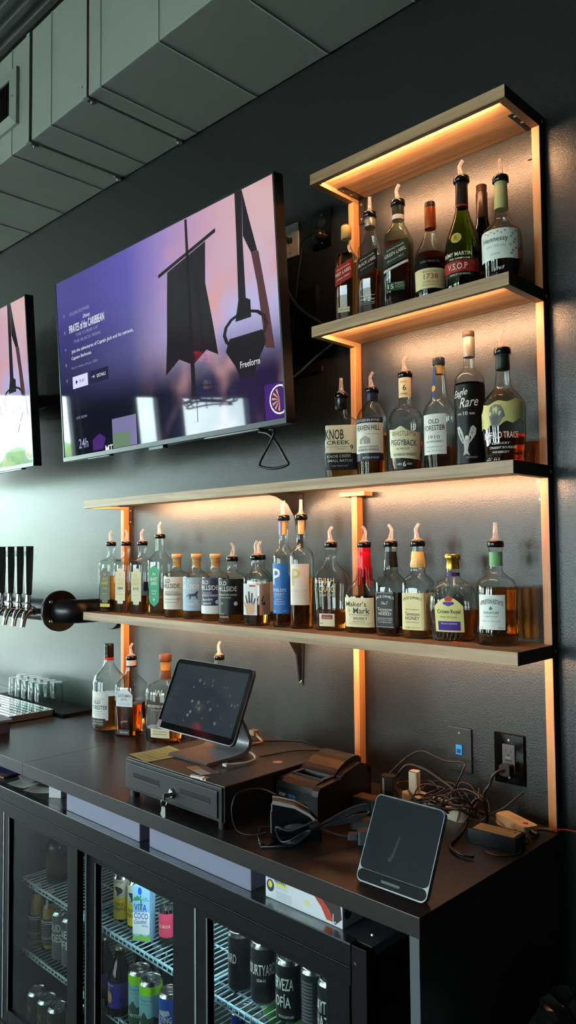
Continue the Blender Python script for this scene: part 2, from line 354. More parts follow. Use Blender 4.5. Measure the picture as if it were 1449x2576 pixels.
# ---------------------------------------------------------------- televisions
TVB = mat('tv_bezel', '#101012', .22, spec=.6)
def glow(name, e, s=1.0): return mat(name, '#040405', .035, spec=.34, emit=e, es=s)
def screen_mat():
    m = mat('tv_picture', '#030304', .03, spec=.34); n = m.node_tree.nodes; l = m.node_tree.links; b = n['Principled BSDF']
    t = n.new('ShaderNodeTexCoord'); s = n.new('ShaderNodeSeparateXYZ'); l.new(t.outputs['Object'], s.inputs[0])
    def rng(o, a, b_):
        r = n.new('ShaderNodeMapRange'); r.inputs[1].default_value = a; r.inputs[2].default_value = b_; r.interpolation_type = 'SMOOTHSTEP'; l.new(o, r.inputs[0]); return r.outputs[0]
    def ramp(fac, *e):
        r = n.new('ShaderNodeValToRGB'); l.new(fac, r.inputs[0]); r.color_ramp.elements[0].position = e[0][0]; r.color_ramp.elements[0].color = C(e[0][1]); r.color_ramp.elements[1].position = e[-1][0]; r.color_ramp.elements[1].color = C(e[-1][1])
        for p, c in e[1:-1]: k = r.color_ramp.elements.new(p); k.color = C(c)
        return r.outputs[0]
    def mix(f, a, c):
        x = n.new('ShaderNodeMix'); x.data_type = 'RGBA'; l.new(f, x.inputs[0]); l.new(a, x.inputs[6]); l.new(c, x.inputs[7]); return x.outputs[2]
    fx = rng(s.outputs[0], -.62, .62); fz = rng(s.outputs[2], -.35, .35)
    top = ramp(fx, (0, '#4a4690'), (.35, '#5f5bb0'), (.6, '#9c86c4'), (.85, '#c9a0b8'), (1, '#d9b4b4'))
    midc = ramp(fx, (0, '#34365f'), (.35, '#5a5c90'), (.6, '#a79ac4'), (.8, '#b7b0dc'), (1, '#b9b8e6'))
    bot = ramp(fx, (0, '#0e101c'), (.5, '#14182a'), (.8, '#2a2c46'), (1, '#2c2040'))
    nx = n.new('ShaderNodeTexNoise'); nx.inputs['Scale'].default_value = 5; l.new(t.outputs['Object'], nx.inputs[0])
    a = mix(rng(s.outputs[2], -.05, .27), midc, top); a = mix(rng(s.outputs[2], .02, -.2), a, bot)
    pk = n.new('ShaderNodeRGB'); pk.outputs[0].default_value = C('#d8a3a6')
    mm = n.new('ShaderNodeMath'); mm.operation = 'MULTIPLY'; l.new(rng(nx.outputs[0], .45, .75), mm.inputs[0]); l.new(rng(s.outputs[0], -.1, .35), mm.inputs[1]); a = mix(mm.outputs[0], a, pk.outputs[0])
    l.new(a, b.inputs['Emission Color']); b.inputs['Emission Strength'].default_value = .62
    return m
SCR = screen_mat()
SIL = glow('silhouette_dark', '#2c2a30', .5); SIL2 = glow('silhouette_brown', '#5a3c40', .6); UIW = glow('ui_white', '#dfe0ea', .75); UIG = glow('ui_grey', '#8d90b4', .7)
UIB = glow('ui_button', '#c9c7e8', .8); UID = glow('ui_dark', '#2c3050', .5); UIL = glow('ui_lilac', '#7f7aa8', .6); UIGR = glow('ui_green', '#6d8a70', .6); UIP = glow('ui_purple', '#4a2a78', .6); UIO = glow('ui_orange', '#d8a070', .6)
def television(loc, rot, label):
    t = thing('television', label, 'television', loc, rot, 'wall televisions')
    MB().box(-.618, .618, -.004, .0, -.338, .346).build('screen', SCR, t)
    b = MB(); b.box(-.622, -.616, -.006, .03, -.35, .35); b.box(.616, .622, -.006, .03, -.35, .35); b.box(-.622, .622, -.006, .03, .344, .35); b.box(-.622, .622, -.007, .03, -.352, -.337)
    b.build('bezel', mat('tv_bezel_edge', '#3a3c40', .3, metal=.6), t)
    MB().box(-.6, .6, .001, .028, -.34, .34).box(-.42, .42, .028, .06, -.33, .12).build('housing', TVB, t, bevel=.004)
    MB().box(-.05, .03, .0, .02, -.362, -.352).build('sensor_bar', TVB, t); MB().box(.25, .5, .0, .02, -.357, -.352).build('vent_strip', TVB, t); MB().box(-.45, -.3, .0, .02, -.357, -.352).build('vent_strip', TVB, t)
    F = XZ(-.0052); p = MB()
    # ship rigging seen against the sunset
    p.poly([(.455, .344), (.487, .343), (.480, .2), (.481, .03), (.500, .02), (.500, -.03), (.43, -.03), (.448, .03), (.453, .2)], F)
    p.poly([(.487, .343), (.512, .25), (.540, .151), (.513, .153), (.482, .21)], F)
    p.poly([(.513, .153), (.544, .150), (.575, -.02), (.591, -.139), (.553, -.129), (.532, .057)], F, 1)
    for k in range(14):
        a = 2 * PI * k / 14; b2 = 2 * PI * (k + 1) / 14
        for r0, r1 in ((.085, .1),): p.poly([(.47 + r0 * math.cos(a), -.06 + .55 * r0 * math.sin(a)), (.47 + r1 * math.cos(a), -.06 + .55 * r1 * math.sin(a)), (.47 + r1 * math.cos(b2), -.06 + .55 * r1 * math.sin(b2)), (.47 + r0 * math.cos(b2), -.06 + .55 * r0 * math.sin(b2))], F)
    p.poly([(.38, -.11), (.40, -.075), (.545, -.075), (.56, -.11), (.52, -.16), (.50, -.2), (.44, -.2), (.42, -.16)], F)
    p.poly([(.075, -.13), (.09, -.02), (.10, .1), (.11, .2), (.31, .245), (.30, .12), (.325, 0), (.345, -.11), (.29, -.085), (.22, -.12), (.15, -.09)], F)      # canvas hanging from a yard
    p.poly([(.06, .193), (.06, .205), (.36, .27), (.36, .258)], F); p.poly([(.205, -.3), (.213, .34), (.225, .34), (.228, -.3)], F)
    p.build('picture_rigging', [SIL, SIL2], t)
    u = MB(); T = u.text
    T('OSCAR® NOMINEE', F, -.452, .197, .148, .013, 1); T('Disney', F, -.4, .166, .05, .018, 0, 0, 0, .3)
    T('PIRATES of the CARIBBEAN', F, -.405, .132, .25, .03, 0, .03); T('THE CURSE OF', F, -.405, .112, .16, .011, 1); T('THE BLACK PEARL', F, -.402, .089, .195, .011, 1)
    T('Join the adventures of Captain Jack and his nemesis,', F, -.31, .05, .42, .017, 0); T('Captain Barbossa.', F, -.45, .025, .146, .016, 0); T('PG-13 • Action, Drama • 2003', F, -.433, -.008, .185, .01, 1)
    u.poly([(-.523, -.082), (-.413, -.082), (-.413, -.036), (-.523, -.036)], XZ(-.005), 2); u.poly([(-.5, -.068), (-.483, -.059), (-.5, -.05)], XZ(-.0056), 3); T('PLAY', XZ(-.0056), -.453, -.065, .038, .012, 3)
    u.poly([(-.4, -.082), (-.27, -.082), (-.27, -.036), (-.4, -.036)], XZ(-.005), 3); T('DETAILS', XZ(-.0056), -.318, -.065, .06, .012, 0); T('→', XZ(-.0056), -.373, -.064, .022, .012, 0)
    T('Freeform', F, .484, -.17, .085, .02, 0, .03)
    for k, (z, s) in enumerate(((.2, 'o'), (.135, '⌂'), (.07, '+'), (.01, '□'), (-.05, '◎'))): T(s if s in 'o+' else 'o', F, -.565, z, .011, .013, 1)
    T('LIVE NOW', F, -.47, -.2, .08, .01, 1); T('24h', F, -.467, -.312, .068, .036, 1, .02); T('MT', F, -.29, -.345, .05, .026, 0, .03)
    u.poly([(-.40, -.33), (-.33, -.33), (-.31, -.29), (-.35, -.27), (-.40, -.29)], F, 5)
    u.poly([(-.263, -.335), (-.11, -.335), (-.11, -.23), (-.263, -.23)], F, 4); u.poly([(-.263, -.335), (-.15, -.335), (-.15, -.285), (-.263, -.28)], XZ(-.0056), 6)
    u.poly([(.54, -.335), (.617, -.335), (.617, -.235), (.54, -.235)], F, 5)
    for r, mi, y in ((.042, 0, -.0056), (.037, 5, -.0058)): u.poly([(min(.616, .6 + r * math.cos(2 * PI * k / 20)), -.283 + r * math.sin(2 * PI * k / 20)) for k in range(20)], XZ(y), mi)
    for k in range(6): a = PI / 2 + PI * (k + .5) / 6; u.poly([(.6, -.283), (.6 + .032 * math.cos(a), -.283 + .032 * math.sin(a)), (.6 + .032 * math.cos(a + .25), -.283 + .032 * math.sin(a + .25))], XZ(-.006), 7)
    u.build('picture_menu', [UIW, UIG, UIB, UID, UIL, UIP, UIGR, UIO], t)
    return t
television((-1.285, -.228, 1.358), (.061, 0, -.018), 'large wall television with dark plum sunset picture and a white menu, beside the shelves')
television((-2.728, -.228, 1.358), (.061, 0, -.018), 'second television cut off at the edge, left of the full one')
for X, lab in ((-1.285, 'black tilting wall arm behind the fully visible television'), (-2.728, 'black tilting wall arm behind the cut off television')):
    t = thing('wall_mount', lab, 'tv mount', (X, -.004, 1.36))
    MB().box(-.3, .55, -.02, .0, -.05, .06).box(.36, .56, -.024, 0, -.11, .1).build('wall_plate', BLKM, t, bevel=.002)
    for s in (-.2, .2): MB().box(s - .02, s + .02, -.165, -.02, -.04, .02).build('arm', BLKM, t)
    MB().box(.33, .57, -.012, -.006, -.165, -.15).build('cable_rail', BLKM, t)
# cables round the television
def cable(label, pts, r=.0028, m=None, group=None, k=6, name='cable', par=None):
    o = MB().tube(smooth(pts, k), r, 7).build(name, m or BLK, par)
    return tag(o, label, 'cable', group) if par is None else o
cable('twisted black flat cable loop dangling under the television', [(-.775, -.18, 1.006), (-.735, -.2, .995), (-.748, -.203, .965), (-.795, -.2, .91), (-.79, -.198, .896), (-.736, -.2, .887), (-.683, -.2, .893), (-.69, -.2, .91), (-.725, -.197, .955), (-.76, -.197, .988), (-.82, -.18, 1.004)], .004)
GRN = mat('green_cable', '#22392f', .4)
cable('dark green network cable curving from white wall plate past the shelf', [(-.848, -.008, 1.634), (-.846, -.03, 1.635), (-.86, -.04, 1.62), (-.868, -.04, 1.54), (-.824, -.04, 1.45), (-.772, -.04, 1.388), (-.69, -.035, 1.33), (-.645, -.035, 1.30), (-.648, -.04, 1.262), (-.70, -.06, 1.225), (-.755, -.09, 1.175), (-.80, -.13, 1.14)], .0036, GRN)
cable('thin black power cord drooping from upper black outlet behind television', [(-.717, -.03, 1.613), (-.735, -.035, 1.615), (-.772, -.035, 1.60), (-.785, -.03, 1.556), (-.805, -.03, 1.449), (-.825, -.03, 1.315), (-.822, -.035, 1.25), (-.822, -.04, 1.18)], .0027)
# wall plates
def plate(name, label, cat, x0, x1, z0, z1, m):
    t = thing(name, label, cat, ((x0 + x1) / 2, -.0005, (z0 + z1) / 2)); w, h = (x1 - x0) / 2, (z1 - z0) / 2
    MB().box(-w, w, -.006, 0, -h, h).build('cover', m, t, bevel=.003)
    for s in (-1, 1): MB().lathe([(0, .003), (.0015, .0025)], 10, 0, 0, -.006, s * h * .74, True, True, 'y').build('screw', STEEL if m is not WHT else WHT, t)
    return t
t = plate('network_plate', 'white wall plate with a green network plug beside the television', 'wall plate', -.886, -.816, 1.583, 1.69, mat('ivory_plate', '#c9c6ba', .35))
MB().box(-.008, .008, -.0085, -.004, -.007, .009).build('jack', BLK, t); MB().box(-.006, .006, -.03, -.006, -.006, .006).build('plug', GRN, t)
def duplex(t, z):
    MB().prism([(.016 * math.cos(a), max(-.0135, min(.0135, .016 * math.sin(a))) + z) for a in [2 * PI * i / 24 for i in range(24)]], -.0085, -.005, 0, 'y').build('receptacle', mat('outlet_face', '#26282b', .35), t)
    MB().box(-.007, -.0055, -.0088, -.008, z - .001, z + .007).box(.0055, .007, -.0088, -.008, z - .001, z + .007).box(-.002, .002, -.0088, -.008, z - .009, z - .005).build('slots', BLK, t)
t = plate('outlet_plate', 'upper black wall outlet with round plug, left of top shelf', 'outlet', -.754, -.679, 1.576, 1.694, BLKG)
duplex(t, .021); duplex(t, -.021)
MB().lathe([(.006, .0165), (.02, .0165), (.026, .012), (.03, .006)], 20, 0, 0, -.003, -.021, True, True, 'y').build('plug', mat('plug_rubber', '#161414', .3), t)
t = plate('network_plate', 'black wall plate with one bright blue jack above the cable tangle', 'wall plate', -.301, -.232, .083, .196, mat('dark_plate', '#17171a', .4))
MB().box(-.009, .009, -.009, -.004, -.012, .012).build('jack', mat('blue_jack', '#1c7fd0', .35), t); MB().box(-.006, .006, -.0095, -.008, -.008, .002).build('socket', mat('blue_dark', '#0c2f55', .4), t)
t = plate('outlet_plate', 'glossy black safety outlet with plugged cord by the right post', 'outlet', -.168, -.087, .08, .202, BLKG)
MB().box(-.0165, .0165, -.0095, -.004, -.034, .034).build('receptacle', mat('gfci_face', '#3b3d42', .35), t, bevel=.001)
MB().box(-.008, -.0062, -.0099, -.009, .016, .024).box(.0062, .008, -.0099, -.009, .016, .024).box(-.0022, .0022, -.0099, -.009, .008, .012).build('slots', BLK, t)
MB().box(-.008, .008, -.0105, -.009, -.006, -.001).build('test_button', BLK, t); MB().box(-.008, .008, -.0105, -.009, .0005, .0055).build('reset_button', mat('grey_button', '#55575c', .4), t)
MB().rbox(-.014, .014, -.032, -.0095, -.036, -.01, .006, 0, 'y').build('plug', mat('plug_rubber', '#161414', .3), t)
# ---------------------------------------------------------------- shelf unit
sh = thing('liquor_shelf', 'wooden back-bar shelf unit with lit oak boards on slim posts', 'shelf', (-.9, -.1, .002))
D, PW, PD, TH, PT = .1928, .0198, .0275, .0298, .016
LV = [(.4277, -1.7713, 2), (.8477, -1.7713, 3), (1.2675, -.5934, 4), (1.6957, -.5934, 5)]
for z, xl, k in LV:
    b = MB().box(xl, 0, -D + .0141, -.001, z - PT, z).build('shelf_board', WD, sh, True, bevel=.0004)
    def sub(mb, n, m, bv=.0008): return mb.build(n, m, b, False, (.9, .1, -.002), bv)
    sub(MB().box(xl, 0, -D - .0004, -D + .014, z - TH, z), 'front_edge', WD)
    sub(MB().box(xl, xl + .02, -D + .0142, -.001, z - TH, z - PT - .0001), 'side_rail', WDY)
    sub(MB().box(-.02, 0, -D + .0142, -.001, z - TH, z - PT - .0001), 'side_rail', WDY)
    sub(MB().box(0, .0006, -D + .0002, -.001, z - TH + .0003, z - .0003), 'end_cap', UNLIT_STAIN, 0)
    ls = sub(MB().box(xl + .03, -.035, -D + .0142, -D + .0158, z - TH + .0012, z - TH + .0102), 'led_strip', WHT, 0)
    sub(MB().add([(xl + .031, -D + .0161, z - TH + .0026), (-.036, -D + .0161, z - TH + .0026), (-.036, -D + .0161, z - TH + .0098), (xl + .031, -D + .0161, z - TH + .0098)], [(3, 2, 1, 0)]), 'led_diodes', LEDM, 0)
    sub(MB().box(xl + .022, xl + .03, -D + .0143, -D + .0175, z - TH + .0004, z - TH + .0095), 'strip_end', WHT, 0)
    sub(MB().lathe([(0, .0045), (.0012, .0035)], 12, 0, .0006, -.012, z - TH / 2, True, True, 'x'), 'screw', STEEL, 0)
def post(x, z0, z1):
    p = MB().box(x, x + PW, -PD, -.001, z0, z1).build('post', WDZ, sh, True, bevel=.0007)
    if x > -.1: MB().box(x + PW, x + PW + .0006, -PD + .0003, -.0013, z0, z1).build('unlit_stained_side', UNLIT_STAIN, p, False, (.9, .1, -.002))
lv = [0.002] + [a[0] for a in LV]
for i in range(4): post(-PW, lv[i], lv[i + 1] - TH if i < 3 else lv[i + 1] - TH)
post(-.5934, lv[3] + 0, lv[4] - TH); post(-.5934, lv[2], lv[3] - TH)
post(-1.7713, 0.002, lv[1] - TH); post(-1.7713, lv[1], lv[2] - TH)
post(-.5958, 0.002, lv[1] - TH); post(-.5958, lv[1], lv[2] - TH - .012)
MB().box(-.632, -.54, -PD - .012, -.001, lv[2] - TH - .012, lv[2] - TH).build('post_cap', WDZ, sh, True, bevel=.0007)
def corner(x, z, s):           # black angle iron under a board end
    c = MB().box(x, x + s * .022, -.10, -.001, z - PT - .003, z - PT - .0003).box(x, x + s * .022, -.004, -.001, z - PT - .075, z - PT - .001).build('angle_iron', BLKM, sh, True)
    for y, zz in ((-.018, z - PT - .018), (-.018, z - PT - .062)): MB().lathe([(0, .0042), (.002, .003)], 10, 0, x + s * .011, -.004, zz, True, True, 'y').build('screw', CHROME, c, False, (.9, .1, -.002))
    for y in (-.05, -.085): MB().lathe([(-.002, .003), (0, .0042)], 10, 0, x + s * .011, y, z - PT - .003).build('screw', CHROME, c, False, (.9, .1, -.002))
corner(-.0205, 1.6957, -1); corner(-.573, 1.6957, 1); corner(-.0205, .8477, -1); corner(-1.751, .8477, 1)
for z in (.4277, .8477):       # tapered iron bracket in mid span
    zt = z - PT - .0005; x = -.828
    w = [(-.019, zt), (.019, zt), (.009, zt - .172), (-.009, zt - .172)]
    b = MB().prism([(x + p[0], p[1]) for p in w], -.004, -.001, 0, 'y')
    b.prism([(-.004, zt), (-.17, zt), (-.17, zt - .006), (-.10, zt - .016), (-.05, zt - .036), (-.022, zt - .075), (-.008, zt - .16), (-.004, zt - .165)], x - .003, x + .003, 0, 'x')
    b.box(x - .016, x + .016, -.175, -.001, zt - .003, zt)
    b = b.build('shelf_bracket', BLKM, sh, True)
    MB().lathe([(0, .006), (.002, .004)], 12, 0, x, -.004, zt - .162, True, True, 'y').build('screw', mat('brass_screw', '#b59a62', .3, metal=1), b, False, (.9, .1, -.002))
# ---------------------------------------------------------------- counter
for a, b, lab in ((-1.4748, .0048, 'black laminate bar counter carrying the till, ending at the right'), (-4.2, -1.4752, 'black laminate counter length under the beer taps')):
    t = thing('bar_counter', lab, 'counter', ((a + b) / 2, -.29, -.038))
    MB().box(a, b, -.5815, -.002, -.038, 0).build('worktop', LAM, t, True, bevel=.0012)
    if b > 0:
        ep = tag(MB().box(-.022, -.002, -.572, -.002, FZ, -.0382).build('end_panel', mat('end_panel_black', '#20272a', .45)), 'tall black side panel holding up the right end of the counter', 'panel')
        MB().box(-.0225, -.0015, -.575, -.572, FZ, -.0385).build('edge_band', mat('panel_edge', '#4a5052', .5), ep)
        MB().box(-.9995, -.975, -.42, -.40, -.155, -.0382).box(-1.0, -.965, -.43, -.39, -.1548, -.152).build('support_leg', BLKM, t, True)
    else: MB().box(-4.19, -4.17, -.572, -.002, FZ, -.0382).build('end_panel', LAM, t, True)
struct(MB().box(-4.2, -1.79, -.006, -.0005, .0005, .006).build('trim_1', mat('caulk_bead', '#8d9496', .4)))
# ---------------------------------------------------------------- bottles
def sup(a, b, n, th):
    c, s = abs(math.cos(th)), abs(math.sin(th)); return ((c / a) ** n + (s / b) ** n) ** (-1.0 / n)
SPM = {}
def pourer(par, z, ang, r=.019, style=0):
    """black collar with a clear bent spout on top, z = collar bottom in bottle space"""
    if 'c' not in SPM:
        SPM['c'] = MB().lathe([(0, .0175), (.002, .0193), (.013, .019), (.0155, .0172), (.0157, .008)], 24).build('pourer_collar', mat('collar_black', '#0a0909', .14), par).data
        s = MB().lathe([(.0157, .0155), (.018, .012), (.022, .0065)], 14, caps=False)
        s.tube([(0, 0, .018), (.001, 0, .028), (.0035, 0, .036), (.0045, 0, .044), (0, 0, .053), (-.005, 0, .058)], [.0062, .0056, .005, .0046, .0042, .004], 9)
        s.tube([(.007, 0, .018), (.0065, 0, .028), (.004, 0, .038)], .0022, 6)
        SPM['s'] = s.build('pourer_spout', SPOUT, par).data
        s2 = MB().lathe([(.0157, .0155), (.018, .012), (.024, .0065), (.036, .0055), (.052, .0044), (.058, .005), (.0585, .0042)], 12, caps=False)
        SPM['s2'] = s2.build('pourer_spout', SPOUT, par).data
        for o in [q for q in par.children if q.name.startswith('pourer_')]: bpy.data.objects.remove(o)
    c = link('pourer_collar', SPM['c'], par, (0, 0, z)); s = link('pourer_spout', SPM['s2' if style else 's'], par, (0, 0, z)); s.rotation_euler = (0, 0, math.radians(ang))
    k = r / .019
    if abs(k - 1) > .02: c.scale = s.scale = (k, k, 1)
def bottle(name, label, loc, rot, prof, fill=0, liq=None, a=None, ratio=1.0, n=2.0, tint=GL, tops=(), labels=(), cat='bottle', group='spirit bottles', z0=0, nr=30, skip_liquid_neck=True):
    """prof: [(z,r)] mm from the base up; a ring wider than 1.25x the neck takes exponent n and depth ratio"""
    t = thing(name, label, cat, loc, math.radians(rot), group)
    rn = min(r for z, r in prof[1:]); rmax = max(r for z, r in prof)
    def par(r):
        k = max(0, min(1, (r / rn - 1.1) / .7)) if rmax > rn * 1.3 else 1
        return (r, r * (1 + (ratio - 1) * k), 2 + (n - 2) * k)
    def ring(z, r, d=0):
        A, B, N = par(r); A = max(A - d, .5); B = max(B - d, .5)
        return [(sup(A, B, N, 2 * PI * j / nr) * math.cos(2 * PI * j / nr) / 1000, sup(A, B, N, 2 * PI * j / nr) * math.sin(2 * PI * j / nr) / 1000, z / 1000) for j in range(nr)]
    MB().loft([ring(z, r) for z, r in prof], 0, True, True, True).build('glass', tint, t)
    def rad(z):
        for (za, ra), (zb, rb) in zip(prof, prof[1:]):
            if za <= z <= zb: return ra + (rb - ra) * (z - za) / max(zb - za, 1e-6)
        return prof[-1][1]
    if fill:
        zs = [6.0] + [z for z, r in prof if 8 < z < fill - 1] + [fill]
        MB().loft([ring(z, rad(z) - (5 if z == 6.0 else 0), 2.6) for z in zs]).build('liquid', liq, t)
    def surf(rotq=0, off=.45):
        cq, sq = math.cos(math.radians(rotq)), math.sin(math.radians(rotq))
        def fn(u, z):
            A, B, N = par(rad(z))
            if rotq in (90, -90): A, B = B, A
            if N < 2.3 and abs(A - B) < 1: th = u / A; x, y = A * math.sin(th), -A * math.cos(th)
            else:
                q = max(-.985, min(.985, u / A)); x = q * A; y = -B * (1 - abs(q) ** N) ** (1 / N)
            L = math.hypot(x, y); x += x / L * off; y += y / L * off - (.25 if N > 2.3 else 0)
            return ((x * cq - y * sq) / 1000, (x * sq + y * cq) / 1000, z / 1000)
        return fn
    for L in labels:
        L = dict(L); ms = []; mb = MB(); rq = L.get('rot', 0)
        def mi(c):
            m = P(c, .4) if isinstance(c, str) else c
            if m not in ms: ms.append(m)
            return ms.index(m)
        off = L.get('off', .45)
        if L.get('c'):
            mb.sheet(surf(rq, off), L['u'] - L['w'] / 2, L['u'] + L['w'] / 2, L['z'][0], L['z'][1], 16, 10, mi(L['c']), L.get('top'), L.get('bot'))
        for q in L.get('bands', ()):     # (z0,z1,col[,w,u,off])
            ww = q[3] if len(q) > 3 else L['w']; uu = q[4] if len(q) > 4 else L['u']
            mb.sheet(surf(rq, off + .34), uu - ww / 2, uu + ww / 2, q[0], q[1], 14, 3, mi(q[2]))
        for q in L.get('polys', ()): mb.poly(q[1], surf(rq, off + .4), mi(q[0]), 5)
        for q in L.get('t', ()):         # (text,col,u,z,w,h,bold,slant,shear,arc)
            q = tuple(q) + (0,) * (10 - len(q)); mb.text(q[0], surf(rq, off + .55), q[2], q[3], q[4], q[5], mi(q[1]), q[6] or .004, q[7], q[8], q[9], 5)
        if mb.f: mb.build(L.get('n', 'label'), ms, t)
    for q in tops:
        if q[0] == 'pour': pourer(t, q[1] / 1000, q[2], (q[3] if len(q) > 3 else 19) / 1000, q[4] if len(q) > 4 else 0)
        else: MB().lathe([(z / 1000, r / 1000) for z, r in q[1]], 24).build(q[0], q[2], t)
    return t
def lab(w, z0, z1, c, t=(), u=0, **k): return dict(w=w, z=(z0, z1), c=c, t=t, u=u, **k)
arch = lambda h: (lambda t: -h * (2 * t - 1) ** 2)
def scal(h): return lambda t: -h if (t < .16 or t > .84) else -h * .35 * (abs(2 * t - 1) > .45)
AMB = liquid('amber', '#e08c3c'); AMB2 = liquid('red_amber', '#d27026'); DKA = liquid('dark_amber', '#a4541e'); GOLD = liquid('gold', '#d98c2a'); COLA = liquid('cola', '#33110a')
Z2, Z3, Z4 = .4279, .8479, 1.2677
W_, K_, CR = '#e2e0d8', '#15140f', '#e6dcc0'
# --- top shelf
bottle('whisky_bottle', 'square whisky bottle with red slanted label and cream cap, leftmost on the top shelf', (-.53, -.115, Z4), 20,
       [(0, 24), (3, 27), (188, 27), (200, 25.5), (214, 18), (231, 12), (250, 11)], 205, liquid('red_label', '#dc8032'), n=7, tops=[('cap', [(249, 11), (250, 14.6), (284, 14.3), (286, 12)], P('#c9a765', .35)), ('cap_top', [(286, 12.5), (288, 12)], P('#a8281f', .35))],
       labels=[lab(50, 120, 172, '#9c2420', [('JOHNNIE WALKER.', CR, 0, 158, 38, 4.5, .02, .42), ('RED LABEL', CR, 0, 144, 45, 9, .03, .42), ('Johnnie Walker', CR, 0, 130, 38, 6, 0, .42, .4)], top=lambda t: -11 + 22 * t, bot=lambda t: -11 + 22 * t), lab(34, 36, 50, '#c9bf94', [('OLD SCOTCH WHISKY', '#6a6040', 0, 41, 28, 3)])])
bottle('whisky_bottle', 'square whisky bottle with black slanted label, second on the top shelf', (-.446, -.115, Z4), 20,
       [(0, 26), (3, 29), (186, 29), (198, 27.5), (212, 21), (240, 13.2), (258, 12.8), (282, 13)], 132, DKA, n=7, tops=[('capsule', [(256, 13.6), (258, 14.4), (283, 14.4), (284, 13)], P('#9c968c', .35, metal=.5)), ('capsule_band', [(254, 14.4), (258, 14.6)], P('#1a1512', .4)), ('pour', 283, 0, 18.5, 1)],
       labels=[lab(54, 122, 176, '#15130f', [('JOHNNIE WALKER.', CR, 0, 163, 40, 4.5, .02, .42), ('BLACK LABEL', CR, 0, 149, 48, 9, .03, .42), ('Johnnie Walker', '#b99a58', 0, 137, 38, 5, 0, .42, .4)], top=lambda t: -12 + 23 * t, bot=lambda t: -12 + 23 * t), lab(0, 0, 0, None, [('12', W_, 0, 46, 16, 11, .04), ('AGED            YEARS', W_, 0, 49, 38, 4), ('BLENDED SCOTCH WHISKY', '#b0aa98', 0, 37, 38, 3.5)], bands=[(61, 62, W_, 40, 0), (43, 43.8, W_, 40, 0)])])
bottle('whisky_bottle', 'square whisky bottle with dark green slanted label and white stripe on the top shelf', (-.355, -.112, Z4), 22,
       [(0, 32), (3, 35), (190, 35), (203, 33.5), (214, 29), (232, 18.5), (250, 15.5), (286, 15)], 186, DKA, n=6, tint=glass('green_tint_glass', '#dfe4d0', '#6c7258'), tops=[('capsule', [(262, 15.6), (264, 16), (287, 15.6)], P('#23281a', .35)), ('neck_band', [(249, 16.2), (261, 16.2)], P('#c9c6ba', .4)), ('pour', 287, 160)],
       labels=[lab(64, 124, 176, '#26352a', [('JOHNNIE WALKER.', CR, 0, 162, 46, 5, .02, .38), ('GREEN LABEL.', CR, 0, 147, 57, 10, .03, .38), ('Blended Malt', '#a9b59a', 0, 134, 44, 5, 0, .38, .4)], top=lambda t: -12 + 24 * t, bot=lambda t: -12 + 24 * t), lab(64, 112, 119, '#c8c8c0', (), top=lambda t: -12 + 24 * t, bot=lambda t: -12 + 24 * t), lab(46, 52, 74, '#28412f', [('15', CR, -13, 57, 15, 12, .04), ('OOO', '#8fae6a', 9, 58, 22, 9, .03), ('AGED', CR, 8, 69, 22, 3)])])
bottle('cognac_bottle', 'bulbous cognac bottle with copper capsule and cream label on top shelf', (-.256, -.112, Z4), 24,
       [(0, 35), (3, 38), (25, 39), (80, 41), (118, 41), (132, 37.5), (150, 29), (168, 21), (186, 15), (196, 13.5), (255, 12.8)], 128, COLA, tops=[('capsule', [(196, 14.2), (198, 14.6), (248, 13.8), (250, 13.4)], P('#a34e22', .3, metal=.4)), ('cap', [(250, 13.4), (262, 13.2), (265, 12)], P('#241d18', .35))],
       labels=[lab(92, 32, 82, '#ddcb98', [('1738', '#a5502c', 6, 55, 36, 13, .02), ('Maison fondée à', '#6a5838', 6, 72, 40, 4), ('ACCORD ROYAL', '#6a5838', 6, 46, 40, 4), ('FINE CHAMPAGNE COGNAC', '#6a5838', 6, 39, 46, 3)]), lab(0, 0, 0, None, [('RÉMY MARTIN', '#6b5a44', 4, 96, 50, 8, .03)])])
GRB = glass('olive_bottle_glass', '#93a548', '#2f3c14', 1.5)
